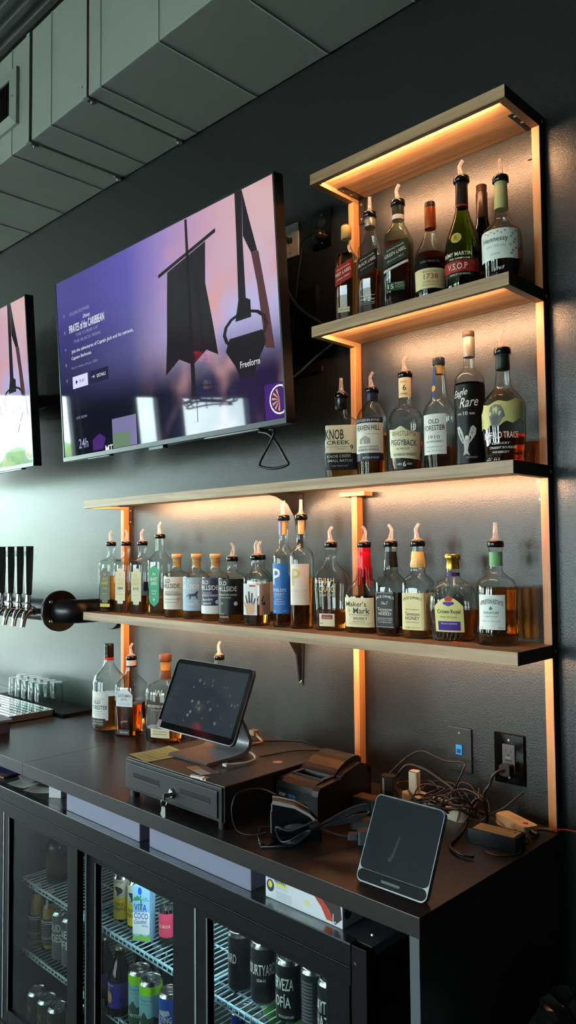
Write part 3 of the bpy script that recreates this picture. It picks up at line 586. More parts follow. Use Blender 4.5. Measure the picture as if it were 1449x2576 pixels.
for X, Y, par in ((-.160, -.118, 1), (-.151, -.038, 0)):
    if par:
        bv_ = bottle('cognac_bottle', 'dark green cognac bottle with gold seal and red band, on top shelf', (X, Y, Z4), 20,
               [(0, 38), (3, 41), (28, 41.5), (97, 44.8), (122, 42.9), (147, 38), (172, 30), (196, 21.5), (224, 14.6), (290, 14)], 84, liquid('olive', '#8f8a30'), tint=GRB, tops=[('capsule', [(230, 15.2), (232, 15.4), (291, 14.6)], P('#171310', .35)), ('neck_band', [(226, 15.6), (230, 15.6)], P('#8e2a24', .4)), ('pour', 290, 170, 19.5)],
               labels=[lab(104, 38, 46, '#1d1a12', [('PRODUCT OF FRANCE', CR, 0, 40, 50, 4)]), lab(104, 48, 76, '#9e231d', [('V.S.O.P', CR, -6, 54, 50, 16, .02)]), lab(0, 0, 0, None, [('RÉMY MARTIN', CR, -6, 88, 72, 12, .02), ('FINE CHAMPAGNE', CR, 0, 79, 50, 4.5)]),
                       lab(0, 0, 0, None, [('R', '#6a5a2a', -8, 129, 9, 12, .02)], n='seal', polys=[('#b5a24e', [(-8 + 13.5 * math.cos(2 * PI * k / 24), 135 + 13.5 * math.sin(2 * PI * k / 24)) for k in range(24)])])])
    else:
        bottle('cognac_bottle', 'brown-capped cognac bottle half hidden behind the dark green one', (X, Y, Z4), 20,
               [(0, 27), (3, 30), (97, 31), (122, 30.5), (147, 28), (172, 24), (196, 18.5), (215, 14.3), (290, 13)], 150, COLA, tint=glass('brown_bottle_glass', '#3a2412', '#150c06'), tops=[('capsule', [(206, 14.8), (208, 15), (277, 14.4), (279, 13.2), (297, 13.2), (298, 12)], P('#2c1c13', .3)), ('neck_band', [(202, 15.2), (206, 15.2)], P('#9a2c24', .4))],
               labels=[lab(70, 40, 80, '#2a2016', [('MARTIN', CR, 10, 60, 50, 9)])])
bv_.scale = (1, 1, .965)
bottle('cognac_bottle', 'wide clear cognac bottle with white leafy label, rightmost on top shelf', (-.063, -.103, Z4), 15,
       [(0, 43), (3, 46), (110, 48.3), (120, 48), (131, 44), (141, 36), (155, 22), (166, 16), (186, 15), (252, 14)], 80, liquid('cognac_dark', '#7a2a12'), tops=[('capsule', [(187, 16), (189, 16.6), (252, 14.8)], P('#b9ae74', .35)), ('pour', 252, 0, 19.2, 1)],
       labels=[lab(100, 54, 126, '#dfe2da', [('Hennessy', '#4a4638', -6, 92, 62, 15, .02), ('VERY SPECIAL', '#97948a', -4, 82, 50, 5), ('COGNAC', '#8d8a80', -4, 65, 24, 4)] + [('●', '#a9a060', 32 + (k % 3) * 6 - (k % 2) * 2, 62 + k * 6.6, 6, 5.5) for k in range(10)] + [('●', '#b0a870', -30 + k * 8, 116 - (k % 2) * 4, 5, 4.5) for k in range(7)]), lab(0, 0, 0, None, [('1765', W_, 4, 28, 24, 7, 0, .2, .4)])])
# --- second shelf
CUT = mat('wax_black', '#111112', .25)
bottle('bourbon_bottle', 'flat flask bourbon bottle with cream label and black capsule, leftmost on second shelf', (-.558, -.112, Z3), 36,
       [(0, 44), (3, 47), (146, 47), (156, 45.5), (165, 40), (172, 30), (181, 15.5), (225, 14.5)], 56, AMB, ratio=.55, n=4.5, tops=[('capsule', [(194, 15), (196, 16.8), (226, 16.5)], CUT), ('pour', 225, 0, 19.4, 1)],
       labels=[lab(86, 72, 148, '#d6c9a4', [('KNOB', '#26221a', -18, 108, 50, 28, .03), ('CREEK', '#26221a', -8, 94, 62, 11, .04), ('9', '#26221a', 28, 78, 9, 15, .03), ('KENTUCKY STRAIGHT BOURBON', '#5a5240', -12, 86, 56, 3.5), ('WHISKEY', '#5a5240', 0, 80, 24, 3.5)]), lab(86, 24, 70, '#17161a', [('KNOB CREEK', '#b8b4a8', -6, 58, 64, 8, 0, .03), ('SMALL BATCH', '#c4c0b4', -4, 46, 66, 7), ('100 PROOF', '#a9a59a', -4, 33, 44, 4)])])
bottle('bourbon_bottle', 'round bourbon bottle with white house label and navy neck on second shelf', (-.454, -.108, Z3), 17,
       [(0, 38), (3, 41.9), (148, 41.9), (160, 40.5), (172, 36), (184, 29), (197, 18), (203, 15.5), (226, 15)], 116, AMB2, tops=[('capsule', [(201, 16), (203, 17), (226, 16.6)], P('#1d2438', .35)), ('pour', 225, 175)],
       labels=[lab(92, 60, 154, '#ddd6c4', [('HEAVEN HILL', '#20222c', 0, 120, 72, 14, .02), ('KENTUCKY STRAIGHT', '#30303a', 2, 74, 56, 5), ('BOURBON WHISKEY', '#30303a', 2, 65, 62, 6.5, .02), ('Old Style', '#7a7668', 14, 108, 40, 4, 0, 0, .3)], bands=[(140, 154, '#20263a')], polys=[('#9a968a', [(-22, 84), (10, 84), (10, 98), (-4, 106), (-22, 98)]), ('#c9c3b2', [(-14, 84), (-8, 84), (-8, 94), (-14, 94)])]),
               lab(92, 40, 58, '#1d2336', [('BOTTLED-IN-BOND', '#c9c4b4', 10, 45, 44, 5)]), lab(0, 0, 0, None, [('BOTTLED-IN-BOND', '#d8d2c0', 0, 144, 70, 6.5, .02)], off=.8)])
bottle('rye_bottle', 'bulb shouldered bourbon bottle with tilted cream label and tall neck label, second shelf', (-.344, -.108, Z3), 28,
       [(0, 33), (3, 36), (12, 36.5), (35, 41), (60, 44.2), (130, 45.8), (144, 44.5), (158, 39), (168, 31), (176, 19), (182, 17), (250, 17)], 80, AMB2, tops=[('pour', 249, 160)],
       labels=[lab(92, 34, 106, '#e0d7b4', [('WHISTLEPIG', '#8a6a2a', -2, 92, 64, 13, .0), ('PIGGYBACK', '#23221c', -2, 68, 70, 15, .04, -.05), ('100 PROOF', '#5a563e', -4, 57, 34, 6), ('BOURBON WHISKEY', '#4a4636', 2, 42, 62, 7)], top=lambda t: 6 - 10 * t + (10 * math.exp(-((t - .42) / .12) ** 2)), bot=lambda t: 6 - 8 * t), lab(44, 8, 34, '#1e1e20', [('6', W_, 0, 15, 8, 13, .04), ('AGED          YEARS', W_, 0, 19, 38, 5)]),
               lab(40, 196, 248, '#d9c79c', [('6', '#2a2620', 0, 214, 9, 15, .04), ('AGED', '#5a5240', -2, 234, 18, 5), ('YEARS', '#5a5240', -2, 203, 20, 5)], n='neck_label')])
bottle('bourbon_bottle', 'round bourbon bottle with square cream label and blue neck strip on second shelf', (-.246, -.1, Z3), 8,
       [(0, 37), (3, 40.5), (140, 41.4), (152, 40), (164, 34), (174, 27), (182, 21.5), (201, 19.5), (224, 17), (268, 13.8)], 57, DKA, tops=[('cap', [(267, 14.5), (269, 15.4), (283, 15.2), (285, 14)], P('#1c2230', .35)), ('cork', [(244, 11), (267, 11.5)], P('#b98f4a', .7))],
       labels=[lab(66, 38, 138, '#dcdcd2', [('OLD', '#2a2c2a', 2, 114, 28, 11, .02), ('FORESTER', '#2a2c2a', 2, 97, 56, 13, .02), ('1910', '#5a5c58', 2, 76, 30, 9), ('OLD FINE WHISKY', '#4a4c48', 2, 67, 46, 5), ('KENTUCKY STRAIGHT BOURBON WHISKY', '#7a7c78', 2, 55, 46, 3), ('750ML  46.5% ALC', '#7a7c78', 0, 45, 46, 3)]), lab(12, 184, 262, '#2b3f7a', (), u=-8, n='neck_strip', polys=[('#c49a4a', [(-8 + 6.5 * math.cos(2 * PI * k / 16), 206 + 8 * math.sin(2 * PI * k / 16)) for k in range(16)])])])
bottle('bourbon_bottle', 'tall slim black bourbon bottle with white script and eagle on second shelf', (-.166, -.09, Z3), 14,
       [(0, 33), (3, 36.8), (208, 36.8), (220, 35.5), (230, 31), (238, 24), (245, 15), (250, 13.5), (322, 13.8)], 208, liquid('near_black', '#140805'), tops=[('capsule', [(274, 14.2), (276, 14.8), (321, 14.8), (323, 13.5)], P('#8f887c', .4, metal=.3)), ('cap', [(323, 13.6), (325, 14.6), (336, 14.4), (338, 13)], P('#4a3a2c', .5))],
       labels=[lab(118, 10, 202, '#0d0c0d', [('Eagle', W_, -14, 168, 40, 22, 0, .15, .35), ('Rare', W_, 8, 146, 46, 24, 0, .1, .35), ('10', W_, 0, 126, 11, 9, .03), ('AGED             YEARS', W_, 0, 127, 44, 5), ('KENTUCKY', '#b8b6b0', 14, 22, 26, 4)], polys=[('#b9b7b2', q) for q in ([(-24, 98), (-16, 101), (-8, 86), (-3, 68), (-2, 54), (-10, 60), (-16, 71), (-21, 84)], [(18, 101), (25, 93), (23, 79), (14, 65), (6, 55), (4, 67), (8, 83), (12, 97)], [(-2.6, 66), (3.6, 66), (7, 54), (4, 40), (9, 28), (0, 33), (-7, 29), (-4, 41), (-5, 54)])] + [('#e2e0da', [(-2.4, 66.5), (3.4, 66.5), (7.5, 71), (4, 77), (-1, 76)])] + [('#0d0c0d', [(-19 + k * 4, 92 - k * 9), (-17.6 + k * 4, 93 - k * 9), (-9 + k * 1.5, 66 - k * 3), (-9.6 + k * 1.5, 65 - k * 3)]) for k in range(3)] + [('#0d0c0d', [(19 - k * 4, 94 - k * 9), (17.8 - k * 4, 94 - k * 9), (9 - k * 1.5, 64 - k * 2), (10 - k * 1.5, 63 - k * 2)]) for k in range(3)])])
bottle('bourbon_bottle', 'broad bourbon bottle with torn yellow label and green capsule, rightmost on second shelf', (-.072, -.097, Z3), 18,
       [(0, 43), (3, 47), (12, 47.5), (16, 46), (60, 49.5), (130, 50.9), (141, 50), (153, 45), (163, 38), (172, 30), (182, 21), (190, 19), (198, 18.5), (212, 16.5), (262, 15)], 70, liquid('trace_red', '#cf5220'), tops=[('capsule', [(226, 15.8), (228, 17), (262, 15.8)], P('#1b2a24', .35)), ('pour', 262, 165, 20)],
       labels=[lab(120, 92, 132, '#cfc27c', (), top=lambda t: 4 + 14 * t + 3 * math.sin(t * 17) - 16 * (t < .12), bot=lambda t: -12 + 22 * t + 4 * math.sin(t * 23), n='torn_label', polys=[('#6f6c64', [(-20, 88), (-12, 84), (-2, 88), (6, 104), (12, 108), (9, 122), (2, 134), (-10, 138), (-22, 132), (-27, 118), (-24, 102)]), ('#4f4c46', [(-19, 92), (-12, 88), (-5, 92), (-3, 108), (-11, 114), (-20, 108)]), ('#c9c3a4', [(-25, 112), (-22, 110), (-20, 118), (-24, 122), (-28, 119)]), ('#c9c3a4', [(-2, 110), (1, 112), (4, 119), (0, 122), (-3, 117)])]), lab(0, 0, 0, None, [('BUFFALO TRACE', W_, 0, 58, 84, 15, .01), ('KENTUCKY', W_, 0, 44, 40, 5), ('STRAIGHT BOURBON', W_, 4, 34, 62, 5.5), ('WHISKEY', W_, 0, 24, 40, 5)])])
# --- third shelf
def un(label, X, Y, rot, c, tc, extra, fill, band, spa):
    L = [lab(44, 46, 152, c, [('UNCLE', tc, 0, 118, 24, 11, .03), ('NEAREST', tc, 0, 103, 30, 11, .03), (extra, tc if extra == 'TENNESSEE' else '#3a3a30', 0, 86, 24 if extra != 'TENNESSEE' else 20, 10 if extra != 'TENNESSEE' else 5, .02), ('PREMIUM WHISKEY', tc, 0, 66, 26, 4), ('N', tc, 0, 136, 8, 9, .03)], top=scal(-10), bot=lambda t: -scal(-10)(t))]
    L[0]['top'] = lambda t: 12 * (abs(2 * t - 1) < .55) ; L[0]['bot'] = lambda t: -12 * (abs(2 * t - 1) < .55)
    if band: L.append(lab(66, 84, 116, band, rot=90, n='side_band'))
    else: L.append(lab(0, 0, 0, None, bands=[(118 - k * 7, 119.4 - k * 7, '#b9b7a8', 40, 0) for k in range(5)], rot=90, n='side_stripes', u=0)); 
    if extra == 'TENNESSEE': L.append(lab(44, 19, 31, '#c8b53c', n='lower_band'))
    bottle('whiskey_bottle', label, (X, Y, Z2), rot, [(0, 33), (3, 36.5), (176, 36.5), (186, 35), (193, 30), (200, 17), (206, 15.5), (244, 15.5), (247, 16.5)], fill, AMB2, n=5, tops=[('pour', 247, spa, 19.4)], labels=L)
un('grey-green labelled whiskey bottle, leftmost on the third shelf', -1.716, -.108, 20, '#5e6656', '#c9b84a', 'TENNESSEE', 135, None, 180)
un('cream labelled whiskey bottle marked 1884 on the third shelf', -1.622, -.103, 20, '#d8d0b0', '#d0bc58', '1884', 70, '#d8cfb4', 20)
un('pale sage labelled rye bottle with dark blue side band, third shelf', -1.529, -.096, 18, '#c8c9a8', '#c9b84a', 'RYE', 68, '#2a2f62', 200)
bottle('whiskey_bottle', 'square clear whiskey bottle with emerald green pointed label, third shelf', (-1.427, -.092, Z2), 17,
       [(0, 32), (3, 34.5), (188, 34.5), (196, 33), (210, 24), (224, 17), (230, 16.5), (271, 16.5)], 60, DKA, n=7, tops=[('pour', 271, 190)],
       labels=[lab(42, 52, 156, '#2f9a70', [('NEAREST', '#cfe6d4', 0, 122, 32, 12, .03), ('GREEN', '#cfe6d4', 0, 107, 26, 12, .03), ('TENNESSEE', '#cfe6d4', 0, 84, 22, 5), ('WHISKEY', '#cfe6d4', 0, 74, 20, 5), ('N', '#cfe6d4', 0, 140, 9, 10, .03), ('8', '#cfe6d4', 0, 52, 7, 9, .03)], top=lambda t: 20 * (1 - abs(2 * t - 1)) ** .6, bot=lambda t: -20 * (1 - abs(2 * t - 1)) ** .6), lab(0, 0, 0, None, bands=[(126 - k * 8, 127.2 - k * 8, '#8fc4a4', 48, 0) for k in range(6)], rot=90, n='side_stripes', u=0)])
def oh(label, X, Y, rot, kind):
    pr = [(0, 41), (3, 44.8), (139, 44.8), (145, 43), (151, 36), (160, 18), (166, 15.5), (176, 15), (190, 15), (192, 18), (198, 18)]
    wd = 118; sh_ = {'a': ('#d8d2c6', '#4a3c30', '#4a4038'), 'b': ('#9fb6c4', '#dfe6e6', '#e4ecec'), 'c': ('#34344c', '#e4e2dc', '#d8d6e0'), 'd': ('#1c1b1e', '#d6d0c4', '#c9c4ba')}[kind]
    t = [('OLD', sh_[1], -18, 118, 30, 13, .03), ('HILLSIDE', sh_[1], -3, 100, 66, 15, .03)]; k = {}
    if kind == 'a': t += [('KENTUCKY STRAIGHT', sh_[2], 0, 84, 56, 5), ('BOURBON WHISKEY', sh_[2], 2, 75, 62, 7, .02), ('SMALL BATCH HAND BOTTLED', sh_[2], 0, 50, 54, 3)]; k['bands'] = [(62, 63.5, '#6a5a4a', 60, 0)]
    if kind == 'b': t += [('THE', sh_[2], 18, 56, 16, 7, .03), ('TRIFECTA', sh_[2], 8, 46, 44, 8, .03)]; k['polys'] = [('#3c4652', [(-10, 76), (-6, 84), (6, 84), (16, 86), (22, 94), (27, 90), (23, 84), (22, 78), (26, 68), (22, 68), (18, 76), (4, 76), (0, 66), (-4, 66), (-4, 76), (-12, 80), (-18, 72)])]
    if kind == 'c': t += [('STRAIGHT', sh_[2], -8, 88, 34, 4), ('BOURBON WHISKEY', sh_[2], 0, 79, 60, 7, .02), ('Founders', sh_[1], -8, 66, 40, 8, 0, .05, .35), ('Select', sh_[1], -10, 54, 34, 8, 0, .05, .35)]; k['bands'] = [(24, 50, '#d6d6d2')]
    if kind == 'd': t += [('STRAIGHT RYE WHISKEY', sh_[2], 0, 86, 62, 6), ('BARREL PROOF', sh_[2], -8, 78, 40, 4), ('54', sh_[2], -20, 58, 10, 9), ('THE', '#b9b4a8', -18, 28, 14, 5), ('RYE BARREL', '#b9b4a8', -12, 18, 34, 6)]
    if kind in 'acd': k.setdefault('polys', []).append(('#c9c9c4' if kind != 'a' else '#c9a070', [(26 + 6 * math.cos(2 * PI * q / 14), 62 + 6.5 * math.sin(2 * PI * q / 14)) for q in range(14)]))
    tp = [('pour', 192, 20)] if kind == 'd' else [('cork_stopper', [(190, 14.5), (200.5, 14.5), (201, 17.6), (215, 17.6), (216, 16.6)], P('#d0a878', .6)), ('cork', [(170, 13), (190, 13.2)], P('#c79c68', .8))]
    bottle('bourbon_bottle', label, (X, Y, Z2), rot, pr, {'a': 40, 'b': 42, 'c': 44, 'd': 50}[kind], GOLD, tops=tp, labels=[lab(wd, 28, 138, sh_[0], t, **k)])
oh('short round bottle with white label and cork stopper, third shelf', -1.322, -.098, 26, 'a')
oh('short round bottle with pale blue horse label and cork stopper', -1.218, -.096, 25, 'b')
oh('short round bottle with navy over white label and cork stopper', -1.112, -.103, 24, 'c')
oh('short round bottle with black label and clear pour spout, third shelf', -1.007, -.122, 28, 'd')
hand = [('#b03a2e', [(-2, 117), (20, 117), (20, 122), (-2, 122)]), ('#c99a78', [(-12, 34), (14, 34), (18, 58), (14, 68), (-10, 68), (-16, 52)]), ('#2a2222', [(-12, 66), (-17, 90), (-14, 92), (-6, 68)]), ('#2a2222', [(-5, 68), (-6, 102), (-1, 103), (2, 68)]), ('#2a2222', [(3, 68), (6, 99), (11, 97), (9, 68)]), ('#2a2222', [(10, 64), (17, 84), (21, 82), (15, 60)]), ('#c99a78', [(-16, 52), (-24, 70), (-21, 73), (-11, 62)])]
for X, Y, lb, sp in ((-.892, -.126, 'bottle with white photo label of a dark-fingered hand, in front of its twin', 170), (-.966, -.041, 'bottle half hidden behind the twin with the hand label', 180)):
    bottle('whiskey_bottle', lb, (X, Y, Z2), 10, [(0, 30), (3, 33), (132, 33), (142, 32), (152, 28), (160, 22), (167, 15.5), (196, 15.5)], 62, DKA, n=5.5, tops=[('pour', 196, sp)],
           labels=[lab(50, 32, 126, '#dcdad6', (), polys=hand), lab(54, 32, 126, '#dcdad6', (), rot=90, n='side_label', polys=[('#8a3030', [(-22, 66), (-8, 72), (0, 66), (-8, 60)]), ('#4a3a38', [(-22, 74), (-10, 92), (-8, 88), (-18, 70)])])])
def pen(label, X, R, rot, c, pc, tcol, z0, fill, sp, style):
    bottle('bourbon_bottle', label, (X, -.104, Z2), rot, [(0, R - 3), (3, R), (206, R), (216, R * .93), (226, R * .75), (234, R * .52), (241, 14.2), (262, 13.6), (312, 14.2), (314, 15.5)], fill, DKA, tops=[('pour', 314, sp, 18.8, style), ('cork', [(272, 9), (312, 10)], P('#d2a878', .8))],
           labels=[lab(62, z0, 186, c, [('P', pc, -9, 124, 28, 48, .02), ('PENELOPE', tcol, -1, 104, 46, 9, .02)] + ([('ARCHITECT', tcol, 0, 92, 30, 5), ('STRAIGHT', tcol, 0, 80, 24, 3.5), ('BOURBON WHISKEY', tcol, 0, 73, 36, 3.5), ('FRENCH OAK STAVES', tcol, 0, 66, 36, 3.5), ('750 ML', tcol, -16, 46, 12, 3), ('104 PF', tcol, 18, 46, 12, 3)] if z0 < 50 else [('FOUR GRAIN', tcol, 2, 93, 34, 4)]), bands=[(99, 99.8, tcol, 40, 0), (88, 88.6, tcol, 40, 0)])] + ([lab(13, 272, 311, '#5a6fae', n='neck_strip', u=-9)] if z0 < 50 else []))
pen('tall slim bottle with bright blue label and large white letter', -.796, 33.5, 17, '#2c6cb4', W_, '#cfd8e6', 40, 150, 170, 0)
pen('tall slim bottle with pale cream label and large gold letter', -.724, 35.9, 30, '#ddd2c4', '#cdb765', '#cbbfae', 68, 146, 0, 1)
bottle('bourbon_bottle', 'clear broad bourbon bottle with cream raised lettering and small maroon label', (-.622, -.09, Z2), 18,
       [(0, 40), (3, 44.5), (60, 45.5), (120, 49), (142, 48), (158, 43), (170, 35), (182, 22), (197, 15.5), (222, 15), (224, 20.5), (230, 20.5), (231, 15)], 58, liquid('elijah', '#d86c1e'), ratio=.78, n=2.8, tops=[('pour', 232, 190, 19.3)],
       labels=[lab(0, 0, 0, None, [('ELIJAH', '#dccd9c', 0, 128, 46, 19, .0), ('CRAIG', '#dccd9c', 1, 108, 46, 18, .0), ('Small Batch', '#c9c2ac', 2, 97, 44, 7, 0, .05, .35)]), lab(46, 13, 48, '#d6caa4', [('Bourbon', '#d8b8a0', 1, 36, 22, 4, 0, 0, .3), ('94', '#4a4436', -16, 18, 8, 5)], bands=[(33, 45, '#7c2238', 32, 1)], n='maroon_label')])
DRIP = P('#b81424', .18)
t = bottle('whisky_bottle', 'squat bourbon bottle with dripping red wax neck and cream label', (-.516, -.072, Z2), 15,
       [(0, 42), (3, 46), (30, 47.5), (92, 49), (102, 48.5), (116, 43), (131, 32), (146, 22), (174, 18), (230, 16)], 100, liquid('maker', '#b4601e'), n=3.4, tops=[('pour', 231, 20)],
       labels=[lab(84, 17, 96, '#ddd0a4', [('Maker\'s', '#2a251c', -6, 72, 60, 14, .01), ('Mark', '#2a251c', 10, 53, 46, 16, .01), ('S IV', '#5a5240', -26, 57, 9, 8), ('KENTUCKY STRAIGHT BOURBON', '#4a4436', 2, 48, 56, 3), ('WHISKY', '#2a251c', 6, 36, 40, 8, .02), ('Handmade', '#4a4436', 2, 30, 36, 4, 0, 0, .3)], bands=[(27, 27.6, '#5a5240', 62, 2), (24, 24.5, '#5a5240', 62, 2)])])
wx = MB().lathe([(.172, .0188), (.20, .0181), (.217, .0176), (.219, .0168), (.222, .0174), (.231, .0170)], 24)
for k in range(14):
    a = 2 * PI * k / 14; L = (.012 + .03 * abs(math.sin(k * 2.3)))
    wx.tube([(.0182 * math.cos(a), .0182 * math.sin(a), .176), (.0196 * math.cos(a), .0196 * math.sin(a), .17 - L * .5), (.0222 * math.cos(a), .0222 * math.sin(a), .168 - L)], [.003, .0022, .0026], 6)
wx.build('red_wax', DRIP, t)
def jd(label, X, rot, honey, liq, fill, sp):
    lc, tcx = ('#dfcf98', '#4a4228') if honey else ('#131314', '#cfcabc')
    a = 34 if honey else 33
    L = [lab(60 if honey else 58, 22, 115, lc, [("JACK DANIEL'S", tcx, 0, 98, 52, 9, .02, 0, 0, 5)] + ([('SMOOTH & MELLOW', tcx, 0, 72, 36, 3), ('Tennessee', tcx, 0, 58, 40, 9, .0, 0, .1), ('HONEY', tcx, 0, 47, 38, 9, .03), ('FINELY CRAFTED', '#8a8058', 0, 40, 34, 3), ('750ML  35% ALC', tcx, 0, 27, 40, 2.5)] if honey else [('No.7', tcx, 0, 82, 18, 8, .03), ('Tennessee', tcx, 0, 66, 42, 8, .0, 0, .1), ('WHISKEY', tcx, 0, 54, 40, 8, .03), ('SOUR MASH', tcx, 0, 62, 24, 3), ('DISTILLED AND BOTTLED BY', tcx, 0, 45, 42, 3), ('JACK DANIEL DISTILLERY', tcx, 0, 40, 44, 3), ('LYNCHBURG TENN', tcx, 0, 35, 38, 3)]), bands=[] if honey else [(24, 24.8, tcx, 50, 0), (112, 112.8, tcx, 50, 0)])]
    if honey: L.append(lab(60, 22, 115, lc, [('QUALITY', tcx, -22, 60, 5, 30), ('JACK DANIEL', tcx, 4, 98, 30, 4), ('SMALL BATCH', tcx, 4, 88, 30, 4), ('No.7', tcx, 4, 66, 20, 8)] + [('LYNCHBURG TENNESSEE', tcx, 4, 56 - k * 6, 34, 3) for k in range(5)], rot=90, n='side_label'))
    else: L.append(lab(44, 24, 113, '#131314', [('%s' % 'IIIIIIIIIIII', '#55534a', 0, 40, 4, 60)], rot=90, n='side_label'))
    bottle('whiskey_bottle', label, (X, -.094, Z2), rot, [(0, a - 4), (3, a - .5), (12, a), (138, a), (145, a - 2), (156, a - 10), (163, 18), (178, 18.2), (184, 19.5 if honey else 18), (200, 17), (220, 15), (233, 15)], fill, liq, n=6,
           tops=[('pour', 232, sp, 19), ('neck_label', [(178, 18.8), (184, 20), (200, 17.5), (219, 15.6)] if honey else [(178, 18.8), (186, 18.6), (200, 17.5), (219, 15.6)], P('#d9b676', .4) if honey else P('#151415', .4))], labels=L)
jd('square bottle with black label and black neck band on the third shelf', -.410, 6, False, DKA, 24, 10)
jd('square bottle with cream label on two sides and honey-coloured neck', -.324, 8, True, GOLD, 30, 185)
t = bottle('whisky_bottle', 'wide faceted bottle with gold cap and yellow crown label', (-.225, -.088, Z2), 17,
       [(0, 44), (4, 50), (25, 53), (78, 62), (100, 61), (113, 58), (127, 52), (141, 39), (151, 22), (158, 16.5), (182, 16)], 78, liquid('crown', '#c25a20'), ratio=.74, n=2.3, tops=[('cap', [(176, 16.4), (182, 17), (196, 15.5), (201, 19), (208, 20.4), (212, 18)], mat('gold_cap', '#c9a24a', .28, metal=1)), ('neck_band', [(158, 17.2), (167, 17.0)], P('#3a2458', .4))],
       labels=[lab(70, 24, 108, '#dcd28c', [('Crown Royal', '#3a2a20', 0, 66, 56, 13, .01), ('FINE DE LUXE', '#6a5a30', 0, 58, 40, 4), ('SPECIALLY BLENDED', '#e6e0c0', 0, 43, 40, 3)], top=arch(22), bot=lambda t: 0, bands=[(28, 50, '#4b2d86', 54, 0)], polys=[('#4b2d86', [(-14, 92), (0, 86), (14, 92), (12, 97), (-12, 97)]), ('#b03a2c', [(-7, 98), (-10, 106), (-4, 110), (0, 113), (4, 110), (10, 106), (7, 98)])])])
fc = MB()
for k in range(24):
    a = 2 * PI * k / 24
    for s in (1, -1):
        pts = []
        for q in range(9):
            z = .022 * (1 - q / 8) + .004 + (0 if s > 0 else 0); z = .004 + .026 * q / 8; th = a + s * .26 * q / 8; R_ = sup(50.5 + 3 * q / 8, (50.5 + 3 * q / 8) * .74, 2.3, th) / 1000
            pts.append((R_ * math.cos(th), R_ * math.sin(th), z))
        fc.tube(pts, .0009, 4)
        pts = []
        for q in range(9):
            z = .108 + .034 * q / 8; rr = 59.5 - 20 * (q / 8) ** 1.5; th = a + s * .26 * q / 8; R_ = sup(rr, rr * .76, 2.3, th) / 1000
            pts.append((R_ * math.cos(th), R_ * math.sin(th), z))
        fc.tube(pts, .0009, 4)
fc.build('cut_facets', GL, t)['kind'] = 'stuff'
bottle('rum_bottle', 'waisted amber rum bottle with white label and green neck, rightmost on third shelf', (-.106, -.088, Z2), 12,
       [(0, 44), (4, 48), (33, 49.9), (53, 47), (83, 46.4), (125, 47), (138, 46.2), (151, 40.5), (160, 28), (168, 18), (175, 14.8), (218, 14.8), (219, 16), (228, 16)], 136, liquid('rum', '#e08030'), tops=[('pour', 228, 0, 19, 1), ('neck_label', [(184, 15.2), (217, 15.4)], P('#5f9a72', .45))],
       labels=[lab(66, 38, 118, '#d8dcd6', [('APPLETON ESTATE', '#3a443c', 0, 98, 56, 10, .01, 0, 0, 6), ('SIGNATURE', '#4a5a4c', 0, 74, 36, 5.5, .02), ('JAMAICA RUM', '#5a6a5c', 0, 66, 28, 3.5), ('BLEND OF AGED RUMS', '#7a8a7c', 0, 56, 44, 2.5), ('750 ML', '#4a544c', -24, 41, 10, 2.5), ('40% ALC', '#4a544c', 22, 41, 12, 2.5)], polys=[('#3f8a58', [(-5, 86), (0, 92), (5, 86), (2, 83), (-2, 83)])])])
# --- bottles on the counter
bottle('bourbon_bottle', 'large round bourbon bottle with black screw cap and red ring, leftmost on counter', (-1.675, -.142, .0006), 15,
       [(0, 52), (4, 57), (18, 60), (174, 59.5), (192, 54), (205, 44), (216, 34), (228, 24), (243, 19), (258, 17)], 128, liquid('forester', '#b85a22'), tops=[('cap', [(262, 17.5)] + [(270 + k * 4 + d, 17.7 - d * .25) for k in range(9) for d in (0, 2)] + [(310, 17.6), (311.5, 16)], P('#17120e', .25)), ('cap_ring', [(251, 17.6), (262, 17.9)], P('#c33b24', .35))],
       labels=[lab(84, 42, 144, '#d9d8d2', [('OLD', '#2e2e2c', -6, 100, 36, 13, .02), ('FORESTER', '#2e2e2c', 4, 80, 70, 15, .02), ('KENTUCKY STRAIGHT BOURBON', '#8a8a84', 2, 64, 56, 3), ('WHISKY', '#8a8a84', 2, 57, 30, 3)], bands=[(118, 119, '#4a4a46', 60, 0), (73, 74, '#4a4a46', 40, 0)]), lab(70, 20, 48, '#33302a', [('86 PROOF', '#c9c4b4', 2, 36, 40, 5), ('KENTUCKY', '#c9c4b4', 2, 27, 44, 5)], u=-3, off=.8, n='lower_label')])
bottle('whiskey_bottle', 'square whiskey bottle with arched white label on the counter', (-1.538, -.137, .0006), 24,
       [(0, 43), (4, 47), (168, 47), (178, 45), (190, 37), (204, 26), (216, 20), (244, 17.5), (262, 17)], 112, liquid('gentleman', '#bf5e22'), n=6, tops=[('collar_label', [(245, 17.6), (264, 17.4)], P('#cfcac0', .5)), ('neck_ring', [(239, 18.6), (244, 18.8)], P('#241f1b', .4)), ('pour', 264, 175, 19.2)],
       labels=[lab(66, 106, 168, '#d6d8d8', [('GENTLEMAN', '#4a5058', 0, 139, 54, 10, .0), ('JACK', '#4a5058', 0, 126, 26, 9, .0), ('TENNESSEE WHISKEY', '#8a9098', 0, 114, 50, 3)], top=arch(22)), lab(42, 8, 26, '#3a3c40', [('RARE WHISKEY', '#d8d8d8', 0, 14, 32, 5)], n='lower_label'), lab(0, 0, 0, None, [('Jack Daniel', '#c4c0b4', 0, 50, 30, 8, 0, .1, .4)]), lab(22, 58, 116, '#221c18', [('No.7', '#8a8478', 0, 100, 12, 5)], rot=90, u=6, n='side_strip'), lab(20, 12, 40, '#d0cec8', [('IIIIIIII', '#2a2a2a', 6, 16, 14, 18)], rot=90, u=6, n='barcode_label')])
